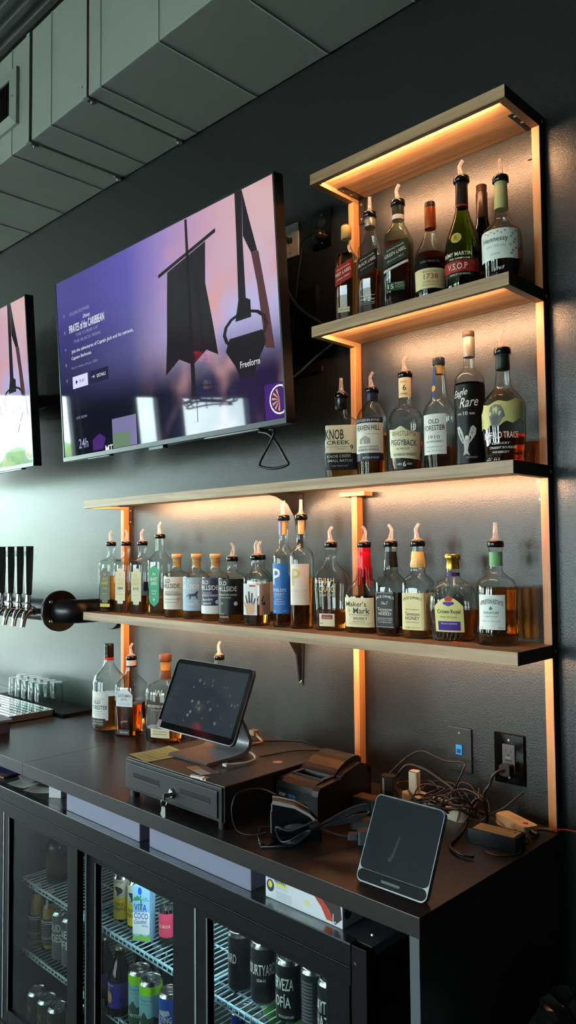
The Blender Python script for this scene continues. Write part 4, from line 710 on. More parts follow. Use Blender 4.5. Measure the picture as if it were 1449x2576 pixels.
bottle('bourbon_bottle', 'flat bourbon bottle with wooden cork behind the till tablet', (-1.379, -.105, .0006), 27,
       [(0, 62), (4, 68), (60, 73), (160, 73), (176, 69), (190, 56), (200, 38), (209, 21), (220, 18), (238, 17.5)], 44, liquid('wood', '#b04c14'), ratio=.62, n=2.6, tops=[('cap', [(270, 21), (272, 21.8), (293, 21.6), (295, 20)], P('#5a3420', .45)), ('cork', [(240, 16.5), (270, 17)], P('#b58042', .8)), ('capsule', [(210, 19.6), (212, 20.4), (239, 18.6)], P('#6a4632', .4))],
       labels=[lab(0, 0, 0, None, [('WOODFORD RESERVE', '#d6d2c6', -4, 118, 88, 9, .0), ('DISTILLERS SELECT', '#b4b0a4', -4, 108, 56, 3.5), ('W', '#c9c5b8', -4, 156, 28, 22, .0)]), lab(70, 16, 46, '#d6cba8', [('KENTUCKY STRAIGHT', '#4a4436', 0, 36, 50, 3.5), ('BOURBON WHISKEY', '#4a4436', 0, 27, 50, 3.5)], n='lower_label')])
bottle('whiskey_bottle', 'bottle mostly hidden behind the till tablet, only its pour spout and label showing', (-1.115, -.085, .0006), 10,
       [(0, 40), (4, 44), (160, 44), (190, 36), (230, 18), (298, 16)], 60, AMB2, tops=[('pour', 298, 170, 17.5)], labels=[lab(80, 12, 70, '#d9c99a', [('BOURBON', '#5a4c34', 0, 40, 40, 8)])])
# ---------------------------------------------------------------- beer tower
tw = thing('beer_tower', 'black wall-hung pipe beer tower with four chrome taps', 'beer tap', (-1.95, -.185, .4225))
r = .045; yb = -.185; zc = .4225
MB().lathe([(-4.2, r), (-1.962, r)], 32, 0, 0, yb, zc, True, True, 'x').build('tap_pipe', BLKM, tw, True)
fl = MB().lathe([(-1.966, .078), (-1.964, .08), (-1.95, .08), (-1.948, .078)], 40, 0, 0, yb, zc, True, True, 'x').build('flange', BLKM, tw, True)
for a in (40, 140, 220, 320):
    MB().lathe([(-1.948, .009), (-1.944, .0085), (-1.9415, .005)], 12, 0, 0, yb + .058 * math.cos(math.radians(a)), zc + .058 * math.sin(math.radians(a)), True, True, 'x').build('bolt', CHROME, fl, False, (1.95, .185, -.4225))
el = [(-1.948, yb, zc), (-1.93, yb, zc)] + [(-1.93 + .06 * math.sin(q), yb + .06 * (1 - math.cos(q)), zc) for q in [PI / 2 * i / 8 for i in range(1, 9)]] + [(-1.87, -.05, zc), (-1.87, -.012, zc)]
MB().tube(el, .046, 28).build('elbow', BLKM, tw, True)
f2 = MB().lathe([(.001, .08), (.013, .08), (.015, .078)], 40, 0, -1.87, 0, zc, True, True, 'y').build('wall_flange', BLKM, tw, True)
for a in (40, 140, 220, 320):
    MB().lathe([(.015, .009), (.019, .0085), (.021, .005)], 12, 0, -1.87 + .058 * math.cos(math.radians(a)), 0, zc + .058 * math.sin(math.radians(a)), True, True, 'y').build('bolt', CHROME, f2, False, (1.95, .185, -.4225))
HB = mat('handle_black', '#15171a', .26, spec=1.0)
for k, num in ((0, '14'), (1, '13'), (2, '12'), (3, '11'), (4, '10'), (5, '9')):
    X = -2.013 - .0765 * k
    tp = thing('beer_tap', 'x', 'beer tap', (X, yb - r, zc)); del tp['label']; del tp['category']
    tp.parent = tw; tp.location = (X + 1.95, -r, 0); tp.name = 'faucet'
    b = MB().lathe([(-.002, .015), (.004, .015), (.006, .011), (.028, .011), (.03, .014), (.042, .014)], 16, 0, 0, 0, 0, True, True, 'y')
    b.tube([(0, -.04, 0), (0, -.058, .002), (0, -.07, -.008), (0, -.078, -.03), (0, -.083, -.058)], [.013, .014, .0125, .010, .0095], 14)
    b.lathe([(.004, .011), (.016, .012), (.022, .014), (.03, .009), (.034, .012), (.04, .012), (.052, .011), (.07, .0095)], 16, 0, 0, -.06, 0)
    b.build('tap_body', CHROME, tp)
    h = MB().prism([(.0155 * math.cos(PI / 8 + PI / 4 * i), .0155 * math.sin(PI / 8 + PI / 4 * i)) for i in range(8)], .0695, .07)
    rs = []
    for z, q in ((.066, .0115), (.07, .0125), (.2, .0165), (.254, .0175), (.2555, .0165)): rs.append([(q * 1.05 * math.cos(PI / 3 * i), -.06 + q * 1.05 * math.sin(PI / 3 * i), z) for i in range(6)])
    h = MB().loft(rs, 0, False)
    h.text(num, lambda u, z: (u, -.06 - .0161, z), 0, .215, .014, .024, 1, .01)
    h.build('tap_handle', [HB, P('#5f6a6c', .4)], tp)
# ---------------------------------------------------------------- glasses, mat, drip tray, bin
tag(MB().rbox(-2.62, -1.978, -.158, -.008, .0005, .011, .004).build('bar_mat', mat('rubber_mat', '#131214', .6)), 'flat black rubber bar mat under the upturned glasses', 'mat')
def tumbler():
    o = MB().lathe([(.0, .0285), (.045, .0275), (.088, .0265), (.092, .0255)], 28, caps=False).lathe([(.092, .0255), (.0921, .0005)], 28, caps=False).lathe([(.0005, .0268), (.045, .0258), (.080, .0248), (.081, .0005)], 28, caps=False).lathe([(0, .0285), (.0005, .0268)], 28, caps=False)
    return o
tg = tumbler().build('tumbler', glass('tumbler_glass', '#fafdfc', '#cdd6d4', 1.5))
gs = [(-2.215 - k * .0585, -.125) for k in range(5)] + [(-2.2 - k * .0585, -.064) for k in range(5)] + [(-2.50, -.064)]
wh = ['nearest of the front row', 'second along the front row', 'third along the front row', 'fourth along the front row', 'last of the front row', 'nearest of the row by the wall', 'second of the row by the wall', 'third of the row by the wall', 'fourth of the row by the wall', 'fifth of the row by the wall', 'far end of the row by the wall']
for k, (x, y) in enumerate(gs):
    o = tg if k == 0 else tg.copy()
    if k: COL.objects.link(o)
    o.location = (x, y, .0112); tag(o, 'clear tumbler upside down on black mat, ' + wh[k], 'glass', 'tumblers upturned on the mat')
t = thing('drip_tray', 'shiny steel drip tray with perforated top under the beer taps', 'drip tray', (-2.6, -.285, .0005))
MB().box(-3.3, -2.032, -.41, -.166, .0, .003).box(-3.3, -2.032, -.41, -.406, 0, .026).box(-3.3, -2.032, -.17, -.166, 0, .026).box(-2.036, -2.032, -.41, -.166, 0, .026).build('tray', STEEL, t, True)
g = MB()
for i in range(46):
    x = -3.0 + i * .0212; g.box(x, x + .009, -.405, -.171, .022, .026)
for j in range(10): y = -.402 + j * .0245; g.box(-3.29, -2.037, y, y + .013, .0221, .0262)
g.build('perforated_top', CHROME, t, True)
MB().lathe([(.026, .0), (.0265, .02), (.0275, .02), (.029, .012), (.033, .007), (.036, .0)], 20, 0, -2.28, -.29, 0).build('rinser', CHROME, t, True)
LIL = mat('lilac_plastic', '#77778c', .45); LILL = mat('lilac_lid', '#8f8c96', .4)
t = thing('storage_tub', 'small lilac plastic tub with grey lid beside the drip tray', 'tub', (-2.0, -.475, .0005))
MB().rbox(-2.12, -1.885, -.54, -.42, 0, .042, .008).build('tub', mat('violet_plastic', '#57516e', .45), t, True)
MB().rbox(-2.126, -1.879, -.546, -.414, .042, .05, .01).build('lid', LILL, t, True)
# ---------------------------------------------------------------- cash drawer and things on it
DX0, DX1, DYF, DYB, DT = -.968, -.567, -.546, -.126, .103
TXB = mat('textured_black', '#171515', .42, bump=(700, .15, .0008))
t = thing('cash_drawer', 'black metal cash drawer with a lock and hanging keys', 'cash drawer', ((DX0 + DX1) / 2, -.336, .0005))
MB().box(DX0, DX1, DYF + .006, DYB, .018, DT).build('case', TXB, t, True, bevel=.0025)
MB().box(DX0 + .004, DX1 - .004, DYF, DYF + .006, .02, DT - .003).build('front_bezel', TXB, t, True, bevel=.002)
fp = MB()
x0, x1, z0, z1 = DX0 + .016, DX1 - .016, .028, DT - .012
fp.box(x0, x1, DYF - .004, DYF - .0002, z0, z1)
d = fp.build('drawer_front', TXB, t, True, bevel=.0016)
def dsub(mb, n, m): return mb.build(n, m, d, False, tuple(-c for c in t.location))
for a, b in ((x0 + .03, x0 + .145), (x1 - .14, x1 - .025)):
    dsub(MB().box(a, b, DYF - .0044, DYF - .0041, .058, .070), 'slot', mat('slot_void', '#020202', .8))
    dsub(MB().box(a, b, DYF - .0058, DYF - .0041, .0555, .058), 'slot_lip', mat('lip_grey', '#3c3a3a', .35))
lx = -.752
dsub(MB().lathe([(DYF * -1 + .004, .0125), (DYF * -1 + .009, .0115), (DYF * -1 + .011, .009)], 20, 0, lx, 0, .052, True, True, 'y'), 'lock', CHROME)
for x in (DX0 + .02, DX1 - .02):
    for y in (DYF + .02, DYB - .02): MB().cyl(x, y, 0, .018, .012, 14).build('foot', BLK, t, True)
k = thing('key_ring', 'small silver keys hanging from the cash drawer lock', 'keys', (lx, DYF - .011, .05))
MB().box(-.0012, .0012, -.014, .0, -.005, .005).box(-.0012, .0012, -.022, -.012, -.009, .006).build('lock_key', STEEL, k)
MB().tube([(.0 + .001 * math.sin(a), -.02 + .008 * math.sin(a), -.014 + .011 * math.cos(a)) for a in [2 * PI * i / 20 for i in range(21)]], .0009, 5).build('ring', CHROME, k)
MB().prism(rrect(-.008, .008, -.05, -.024, .004), -.022, -.0205, 0, 'y').prism([(-.003, -.05), (.003, -.05), (.003, -.07), (0, -.073), (-.003, -.07)], -.022, -.0205, 0, 'y').build('key', STEEL, k)
MB().prism([(-.016, -.046), (-.012, -.049), (-.002, -.026), (-.006, -.023)], -.0195, -.018, 0, 'y').build('key', STEEL, k)
t = thing('tablet_till', 'tablet till on a curved grey metal stand on the cash drawer', 'tablet', (-.767, -.4, DT + .0005))
ALU = mat('space_grey_metal', '#6e6e71', .38, metal=.75)
bx0, bx1 = -.885, -.725
prof = [(-.462, 0), (-.464, .004), (-.46, .0075), (-.36, .0085), (-.335, .012), (-.318, .024), (-.315, .04), (-.325, .06), (-.345, .10), (-.372, .155), (-.367, .157), (-.338, .105), (-.315, .062), (-.304, .04), (-.306, .02), (-.32, .004), (-.335, 0)]
soft(MB().prism(prof, bx0, bx1, 0, 'x').build('stand', ALU, t, False, (.767, .4, 0)), .9)
MB().box(-.8, -.70, -.335, -.27, .001, .007).build('stand_foot', BLK, t, True)
scr = MB().prism(rrect(-.16, .16, 0, .195, .016, 5), 0, .0085, 0, 'y').build('tablet_body', mat('tablet_edge', '#6a6a6c', .3, metal=.9), t)
SCB = mat('screen_reflection_glow', '#060709', .05, bump=(3, .02, .003), emit='#5a6c78', es=.13)  # faint emission stands in for the grey-blue reflection on the tablet
sfn = lambda y: (lambda u, z: (u, y, z))
MB().prism(rrect(-.1575, .1575, .0025, .1925, .014, 5), -.0012, -.0001, 0, 'y').build('tablet_glass', mat('bezel_glass', '#040405', .06), scr)
MB().box(-.147, .147, -.0015, -.0012, .019, .181).build('display', SCB, scr)
MB().box(-.155, -.14, -.0016, -.0013, .004, .022).build('red_glint', P('#6a1512', .4), scr)  # red glint painted on the lower corner of the tablet
sm = MB()
for q in range(26):
    u, z = random.uniform(-.06, .14), random.uniform(.03, .15); rr = random.uniform(.002, .006)
    sm.poly([(u + rr * random.uniform(.7, 1.1) * math.cos(2 * PI * i / 9), z + rr * random.uniform(.7, 1.1) * math.sin(2 * PI * i / 9)) for i in range(9)], sfn(-.00165))
sm.build('fingerprints', mat('smudge', '#14171a', .3), scr)
scr.location = (0, -.477 + .4, .175 - DT); scr.rotation_euler = (-.404, 0, -.016)
top = lambda z: DT + z
t = thing('sticky_note', 'yellow paper note lying on the cash drawer left of the tablet', 'note', (-.91, -.475, DT + .0006))
n = MB().sheet(lambda u, w: (-.915 + .052 * u + .010 * w, -.475 + .06 * w - .008 * u, DT + .001 + .004 * max(0, w) ** 2), -1, 1, -1, 1, 8, 8, 0)
for q in range(6): n.text('Call back tab 4 table' if q % 2 else 'Happy hour 3 to 6', lambda u, w: (u, w, DT + .0018 + .004 * max(0, (w + .475) / .06) ** 2), -.91, -.525 + q * .018, .075, .008, 1)
n.build('note', [P('#cdc07a', .7), P('#8a7c3a', .7)], t, True)
t = thing('printed_card', 'small printed photo card lying in front of the tablet stand', 'card', (-.711, -.488, DT + .0006))
def cf(u, w, z=.0008): p = (Vector((-.76, -.501, 0)) + Vector((.083, -.019, 0)) * u + Vector((.016, .044, 0)) * w); return (p.x, p.y, DT + z)
n = MB().sheet(cf, 0, 1, 0, 1, 2, 2, 0); n.sheet(lambda u, w: cf(u, w, .0011), 0.02, .98, .55, .97, 2, 2, 1); n.sheet(lambda u, w: cf(u, w, .0011), .02, .4, .04, .52, 2, 2, 2)
for q in range(5): n.text('lorem'.replace('lorem', 'IIIIIIIIIIIIIIII'), lambda u, w: cf(u, w, .0012), .7, .08 + q * .09, .5, .05, 3)
n.build('card', [PAPER, P('#5a5048', .4), P('#b08a68', .4), P('#6a6a6a', .5)], t, True)
t = thing('key_tool', 'small silver key tool lying at the front edge of the cash drawer', 'tool', (-.66, -.538, DT + .0006), .2)
MB().rbox(-.028, .004, -.005, .005, 0, .005, .002).build('shaft', STEEL, t); MB().rbox(.004, .026, -.008, .007, 0, .0045, .003).box(.012, .018, -.012, .01, .001, .004).build('bow', CHROME, t)
tag(MB().lathe([(DT + .0004, .013), (DT + .0009, .013)], 24, 0, -.622, -.31).build('round_sticker', P('#d0a890', .6)), 'round pale sticker stuck on the cash drawer top', 'sticker')
tag(MB().tube(smooth([(-.686, -.425, DT + .006), (-.676, -.405, DT + .006), (-.668, -.38, DT + .005), (-.672, -.345, DT + .006), (-.70, -.322, DT + .008), (-.74, -.31, DT + .01)]), .003, 8).box(-.695, -.68, -.436, -.424, DT + .003, DT + .009).build('charging_cable', mat('white_cable', '#c9c2bc', .4)), 'white charging cable curled behind the tablet stand', 'cable')
tag(MB().tube(smooth([(-.80, -.235, DT + .004), (-.79, -.205, DT + .006), (-.83, -.185, DT + .012), (-.85, -.18, DT + .02)]), .0035, 8).box(-.86, -.84, -.19, -.17, DT + .012, DT + .026).build('adapter_cable', mat('cream_cable', '#b99a74', .45)), 'cream adapter lead at the back of the cash drawer', 'cable')
cable('thin black lead lying across the cash drawer behind the tablet', [(-.69, -.31, DT + .003), (-.68, -.27, DT + .003), (-.66, -.21, DT + .004), (-.62, -.16, DT + .003), (-.58, -.13, DT + .003), (-.55, -.1, DT - .02), (-.54, -.08, .02)], .002)
cable('black lead looping off the cash drawer back edge', [(-.82, -.26, DT + .003), (-.80, -.2, DT + .004), (-.74, -.15, DT + .006), (-.69, -.12, DT + .003), (-.66, -.10, DT - .03), (-.65, -.09, .01)], .002)
# ---------------------------------------------------------------- receipt printer
t = thing('receipt_printer', 'black receipt printer with open paper slot beside the cash drawer', 'printer', (-.49, -.28, .0005))
PR = mat('printer_black', '#131314', .36, bump=(500, .05, .0006)); PRG = mat('printer_grey', '#2a2c30', .3)
y0, y1 = -.375, -.172; X0, X1 = -.562, -.424
body = [(y0, 0), (y0, .07), (y0 + .004, .083), (y0 + .016, .094), (y0 + .06, .1), (y0 + .09, .101), (y0 + .12, .118), (y0 + .165, .132), (y0 + .188, .126), (y0 + .19, .1), (y1, .085), (y1, 0)]
low = [(y0, 0), (y0, .07), (y0 + .004, .083), (y0 + .014, .090), (y0 + .06, .094), (y0 + .085, .094), (y0 + .10, .106), (y0 + .16, .120), (y0 + .185, .112), (y0 + .19, .092), (y1 - .001, .082), (y1 - .001, .104), (y1, .104), (y1, 0)]
MB().prism(low, X1 - .02, X1, 0, 'x').build('side_shell', PR, t, True, bevel=.0015)
MB().prism(low, X0, X0 + .012, 0, 'x').build('side_shell', PR, t, True, bevel=.0015)
MB().prism([(y0, 0), (y0, .072), (y0 + .005, .084), (y0 + .02, .093), (y0 + .045, .096), (y0 + .045, .02), (y1, .02), (y1, 0)], X0 + .012, X1 - .02, 0, 'x').build('front_shell', PR, t, True)
MB().box(X0 + .012, X1 - .02, y0 + .045, y1 - .01, .02, .05).build('platen', BLK, t, True)
MB().box(X0 + .012, X1 - .02, y0 + .08, y0 + .083, .05, .098).build('slot_wall', mat('slot_grey', '#565c64', .3), t, True)
MB().box(X0 + .02, X1 - .03, y0 + .042, y0 + .0455, .094, .0985).box(X0 + .012, X0 + .022, y0 + .042, y0 + .084, .09, .0985).box(X1 - .030, X1 - .02, y0 + .042, y0 + .084, .09, .0985).build('slot_rim', PRG, t, True)
lid = [(y0 + .083, .05), (y0 + .083, .098), (y0 + .09, .1045), (y0 + .1, .112), (y0 + .112, .119), (y0 + .125, .125), (y0 + .14, .1295), (y0 + .155, .132), (y0 + .167, .1325), (y0 + .178, .131), (y0 + .188, .124), (y0 + .19, .05)]
MB().prism(lid, X0 + .0125, X1 - .0205, 0, 'x').build('lid', PR, t, True)
soft(bpy.data.objects['lid'] if False else t.children[-1])
MB().box(X1 - .018, X1 - .002, y0 + .088, y0 + .115, .0955, .1).build('lid_button', PR, t, True)
MB().box(X0 + .055, X1 - .035, y0 - .0012, y0 - .0001, .02, .045).build('front_panel', BLKG, t, True)
MB().text('star', XZ(y0 - .0008), X0 + .022, .051, .024, .009, 0, .03).text('TSP100', XZ(y0 - .0008), X0 + .052, .051, .026, .008, 1, .03).text('futurePRNT', XZ(y0 - .0008), X0 + .052, .042, .03, .005, 1).build('badge', [P('#9a9ea2', .4), P('#2f7fb8', .4)], t, True)
# card reader with cord
t = thing('card_reader', 'small black card terminal with silver rim in front of the printer', 'card reader', (-.415, -.45, .0005), -.0)
dv = Vector((.72, .69, 0)).normalized(); nv = Vector((dv.y, -dv.x, 0)); o0 = Vector((-.466, -.482, 0))
def cr(a, b, z): p = o0 + dv * a + nv * b; return (p.x, p.y, z)
sidep = [(0, .0), (-.002, .03), (.0, .088), (.012, .086), (.05, .077), (.085, .058), (.108, .034), (.112, .0)]
def wedge(b0, b1, sp): return MB().loft([[cr(a, b0, z) for a, z in sp], [cr(a, b1, z) for a, z in sp]], 0, False)
wedge(-.002, .036, sidep).build('body', mat('reader_black', '#0e0e10', .22), t, True, bevel=.0015)
wedge(.033, .0375, [(0, .083), (0, .0895), (.012, .088), (.05, .079), (.085, .060), (.110, .036), (.106, .033), (.083, .055), (.05, .073), (.012, .081)]).build('silver_rim', mat('satin_silver', '#c4c7ca', .35, metal=.55), t, True)
wedge(-.004, .004, [(0, .083), (-.001, .0895), (.012, .088), (.05, .079), (.083, .061), (.08, .057), (.05, .074)]).build('silver_rim', mat('satin_silver', '#c4c7ca', .35, metal=.55), t, True)
b = MB()
for q in range(4): b.loft([[cr(-.0025, .007 + q * .008, .018), cr(-.0025, .010 + q * .008, .018), cr(-.0035, .011 + q * .008, .055), cr(-.0035, .008 + q * .008, .06)], [cr(-.004, .007 + q * .008, .018), cr(-.004, .010 + q * .008, .018), cr(-.005, .011 + q * .008, .055), cr(-.005, .008 + q * .008, .06)]], 0, False)
b.build('front_slots', mat('satin_silver', '#c4c7ca', .35, metal=.55), t, True)
wedge(.006, .02, [(-.0022, .062), (-.003, .076), (-.0015, .076), (-.0005, .062)]).build('id_sticker', PAPER, t, True)
GRC = mat('grey_cord', '#2a2b2f', .35)
t = thing('coiled_cord', 'tied bundle of flat grey-black cord leaning against the card reader', 'cable', (-.37, -.46, .0005)); CORD = t
b = MB()
for q in range(4):
    j = q * .0035
    b.tube(smooth([(-.365, -.452 - j, .042 + j), (-.40, -.482 - j, .045 - j), (-.43, -.495 - j, .028 + j), (-.425, -.497, .008), (-.395, -.49 - j, .006 + j), (-.375, -.47, .022 + j), (-.36, -.448 - j, .04), (-.32, -.40, .062 + j), (-.29, -.365, .075 + j), (-.285, -.36, .066), (-.31, -.39, .05 + j), (-.36, -.45 - j, .038)], 5), .0024, 6)
b.build('coils', GRC, t, True)
MB().tube([(-.37, -.46, .04), (-.355, -.446, .048)], .0115, 10).build('tie', BLK, t, True)
CORD.location = (-.362, -.469, .0005)
cable('grey lead running from the cord bundle to the power plug', [(-.355, -.446, .035), (-.33, -.42, .02), (-.31, -.40, .016), (-.295, -.385, .018)], .003, GRC)
t = thing('power_brick_plug', 'grey moulded plug adapter lying left of the smart display', 'adapter', (-.28, -.372, .0005), .7)
MB().rbox(-.02, .022, -.014, .014, 0, .03, .006).build('body', mat('grey_rubber', '#3a3c42', .5), t); MB().rbox(-.042, -.02, -.007, .007, .008, .022, .003).build('strain_relief', mat('grey_rubber', '#3a3c42', .5), t)
t = thing('wire_stand', 'small black folded stand lying at the counter edge by the card reader', 'stand', (-.45, -.525, .0005))
MB().tube([(-.486, -.5, .02), (-.484, -.512, .004), (-.43, -.553, .004), (-.385, -.502, .004)], .0028, 6).tube([(-.486, -.5, .02), (-.46, -.478, .02)], .0024, 6).box(-.455, -.425, -.54, -.51, .001, .006).build('frame', BLKM, t, True)
cable('thin black lead arching from the reader across the drawer side', [(-.47, -.5, .012), (-.50, -.52, .004), (-.535, -.532, .01), (-.548, -.535, .05), (-.545, -.525, .085), (-.53, -.505, .096), (-.50, -.48, .098), (-.468, -.47, .09)], .0018)
# ---------------------------------------------------------------- smart display
t = thing('smart_display', 'dark tablet-like display with silver rim standing at the counter corner', 'display', (-.0925, -.541, .0045), (-.467, 0, .011))
SIV = mat('silver_rim', '#b9bdc1', .25, metal=1)
MB().prism(rrect(-.0815, .0815, 0, .168, .013, 6), 0, .010, 0, 'y').build('rim', SIV, t)
MB().prism(rrect(-.079, .079, .0245, .1655, .011, 6), -.0012, 0, 0, 'y').build('glass', mat('display_reflection_glow', '#07090b', .09, bump=(4, .02, .003), emit='#4a5c66', es=.09), t)  # slight glow added to the glass in place of a room reflection
MB().prism(rrect(-.079, .079, .0025, .0238, .0105, 6), -.0012, 0, 0, 'y').build('speaker_bar', mat('bar_black', '#0b0d0f', .2), t)
MB().prism(rrect(-.022, .022, .010, .0145, .002, 3), -.0019, -.0012, 0, 'y').build('speaker_slot', mat('slot_silver', '#565d62', .3, metal=.6), t)
MB().prism(rrect(-.077, .077, .004, .16, .012, 5), .010, .018, 0, 'y').build('back_shell', BLK, t)
st = MB().box(-.05, .05, .016, .07, -.002, .004).build('kickstand', BLK, t); st.rotation_euler = (.467, 0, 0); st.location = (0, .0, .002)
MB().text('●', XZ(-.0015), -.014, .05, .009, .009, 0).poly([(-.013, .058), (-.008, .057), (-.002, .10), (-.006, .10)], XZ(-.0015)).build('smear', mat('smudge2', '#1c262b', .3), t)
# ---------------------------------------------------------------- cable tangle and adapters
t = thing('power_adapter', 'black power adapter brick with yellow label on counter right end', 'adapter', (-.066, -.185, .0005), math.radians(4))
MB().rbox(-.058, .058, -.026, .026, 0, .032, .005).build('case', mat('adapter_black', '#101214', .3), t, bevel=.0015)
MB().box(-.046, .05, -.02, .02, .0321, .0325).text('POWER SUPPLY', XY(.0327), 0, .008, .07, .006, 1).text('OUTPUT 12V', XY(.0327), -.01, -.004, .05, .005, 1).text('CE  UL  MADE IN CHINA', XY(.0327), 0, -.014, .08, .004, 1).text('●', XY(.0327), .04, .006, .008, .008, 2).build('rating_label', [P('#b9a578', .6), P('#4a3c28', .6), P('#b0402a', .6)], t)
t = thing('led_driver', 'white led driver with red mark lying by the right post', 'adapter', (-.08, -.068, .0005), math.radians(-24))
MB().rbox(-.055, .055, -.019, .019, 0, .024, .008).build('case', mat('cream_case', '#cdb48c', .45), t, bevel=.003)
MB().text('●', XY(.0245), .034, -.006, .013, .012, 0).text('LED DRIVER', XY(.0244), -.005, .002, .045, .006, 1).build('marking', [P('#b8301f', .5), P('#a8946e', .5)], t)
MB().lathe([(.055, .008), (.075, .004)], 10, 0, 0, 0, .012, True, True, 'x').build('strain_relief', BLK, t)
t = thing('power_strip', 'white multi-outlet strip buried under the cable tangle', 'power strip', (-.29, -.085, .0005), math.radians(-9))
MB().rbox(-.1, .1, -.024, .024, 0, .026, .012).build('case', mat('strip_white', '#cfc4ae', .4), t, bevel=.003)
for q in range(5): MB().box(-.08 + q * .035, -.062 + q * .035, -.01, .012, .0262, .027).build('socket', mat('strip_grey', '#6a6458', .5), t)
t = thing('white_charger', 'white plug charger standing among the cables', 'adapter', (-.352, -.085, .0005), .2)
MB().rbox(-.012, .012, -.014, .014, .0, .085, .006, 0).build('case', mat('charger_white', '#d3c7b2', .35), t, bevel=.002)
t = thing('adapter_block', 'upright brown-black adapter block with white stripe in the tangle', 'adapter', (-.40, -.13, .0005), .25)
b = MB().rbox(-.018, .018, -.013, .013, .0, .075, .005).build('case', mat('adapter_brown', '#2b2019', .35), t, bevel=.0015); MB().box(-.012, -.007, -.0138, -.0131, .004, .07).build('stripe', P('#c4b6a4', .5), t)
t = thing('network_box', 'small black network box with printed side between printer and display', 'network box', (-.385, -.235, .0005), .1)
MB().rbox(-.033, .033, -.022, .022, 0, .048, .005).build('case', mat('box_black', '#15171b', .4), t, bevel=.0015)
MB().text('Google Fiber', lambda u, z: (u, -.0226, z), .012, .02, .03, .006, 0).build('lettering', P('#a9acb0', .5), t)
MB().box(-.028, .028, -.018, .018, .0481, .0484).text('S/N 44172 MAC 00A1', XY(.0487), 0, .004, .042, .004, 1).text('MODEL GF 100', XY(.0487), 0, -.008, .03, .004, 1).build('rating_label', [P('#5a4636', .6), P('#b09a80', .6)], t)
t = thing('plug_adapter', 'brown-topped black adapter lying below the network box', 'adapter', (-.345, -.31, .0005), .3)
MB().rbox(-.026, .026, -.014, .014, 0, .026, .004).build('case', mat('adapter_brown2', '#241d19', .45), t, bevel=.001)
BC = [BLK, mat('cord_black2', '#121110', .3), mat('cord_grey', '#2b2826', .35)]
GRP = 'black cords in the tangle'; LBL = 'black cord looping through the tangle behind the smart display'
cable('thin black cord arching up from the adapter block to the lower network plate', [(-.41, -.125, .07), (-.394, -.06, .107), (-.353, -.05, .129), (-.313, -.045, .121), (-.284, -.04, .114), (-.24, -.03, .116), (-.236, -.04, .10), (-.248, -.06, .06), (-.25, -.08, .03)], .0022)
cable('thick black power cord arching over the white strip', [(-.40, -.10, .06), (-.365, -.1, .1), (-.316, -.1, .102), (-.269, -.1, .086), (-.227, -.1, .067), (-.212, -.1, .035), (-.20, -.11, .012)], .0036)
cable('black cord dropping from the safety outlet into the tangle', [(-.128, -.035, .118), (-.135, -.045, .118), (-.148, -.05, .105), (-.157, -.05, .082), (-.17, -.055, .06), (-.16, -.06, .03), (-.14, -.07, .012), (-.11, -.1, .006)], .0035)
cable('thick black cord curving round the adapter brick to the display back', [(-.06, -.29, .006), (-.09, -.295, .006), (-.13, -.27, .005), (-.145, -.21, .006), (-.15, -.17, .02), (-.158, -.14, .05), (-.15, -.12, .066), (-.135, -.115, .06), (-.13, -.11, .03), (-.14, -.1, .008)], .0038)
cable('black cord end sticking up beside the white driver', [(-.16, -.09, .006), (-.128, -.085, .03), (-.10, -.08, .05), (-.075, -.07, .075), (-.062, -.062, .088)], .0022)
cable('thin red wire leaving the counter end', [(-.03, -.055, .008), (-.004, -.045, .01), (.02, -.022, .011), (.05, -.012, .008), (.10, -.012, .003)], .0018, P('#a03028', .4))
cable('silver taped wire splice by the right post', [(-.07, -.10, .006), (-.05, -.075, .007), (-.035, -.062, .009), (-.018, -.05, .010), (-.004, -.045, .010)], [.003, .0045, .006, .005, .003] if False else .0042, mat('foil_tape', '#6a6460', .3, metal=.7))
for q in range(14):
    cx, cyy = random.uniform(-.34, -.17), random.uniform(-.15, -.05); R0 = random.uniform(.03, .06); ph = random.uniform(0, 6); tl = random.uniform(.4, 1.0)
    n_ = random.randint(7, 11)
    pts = [(cx + R0 * math.cos(ph + i * .9) * random.uniform(.7, 1.25), min(-.012, cyy + R0 * .75 * math.sin(ph + i * .9)), max(.005, .02 + .022 * tl * (1 + math.sin(ph * 2 + i * 1.15)) + random.uniform(-.006, .02))) for i in range(n_)]
    cable(LBL, pts, random.choice((.0018, .0022, .0028)), BC[q % 3], GRP, 5)
cable('thin amber cord standing upright in the tangle', [(-.20, -.13, .004), (-.198, -.12, .03), (-.195, -.11, .055)], .002, P('#8a5a2a', .4))
cable('dark cord leaving the adapter brick under the display', [(-.01, -.19, .012), (.0, -.2, .006), (-.005, -.23, .005), (-.03, -.25, .005), (-.06, -.245, .005)], .0024)
for q, (dx, lb) in enumerate(((0, 'upper'), (.006, 'lower'))):
    cable(lb + ' black wire from the adapter brick to the taped splice', [(-.012, -.175 - dx, .012 + dx), (-.005, -.15, .01), (-.02, -.12, .008), (-.05, -.09 - dx, .006)], .0018)
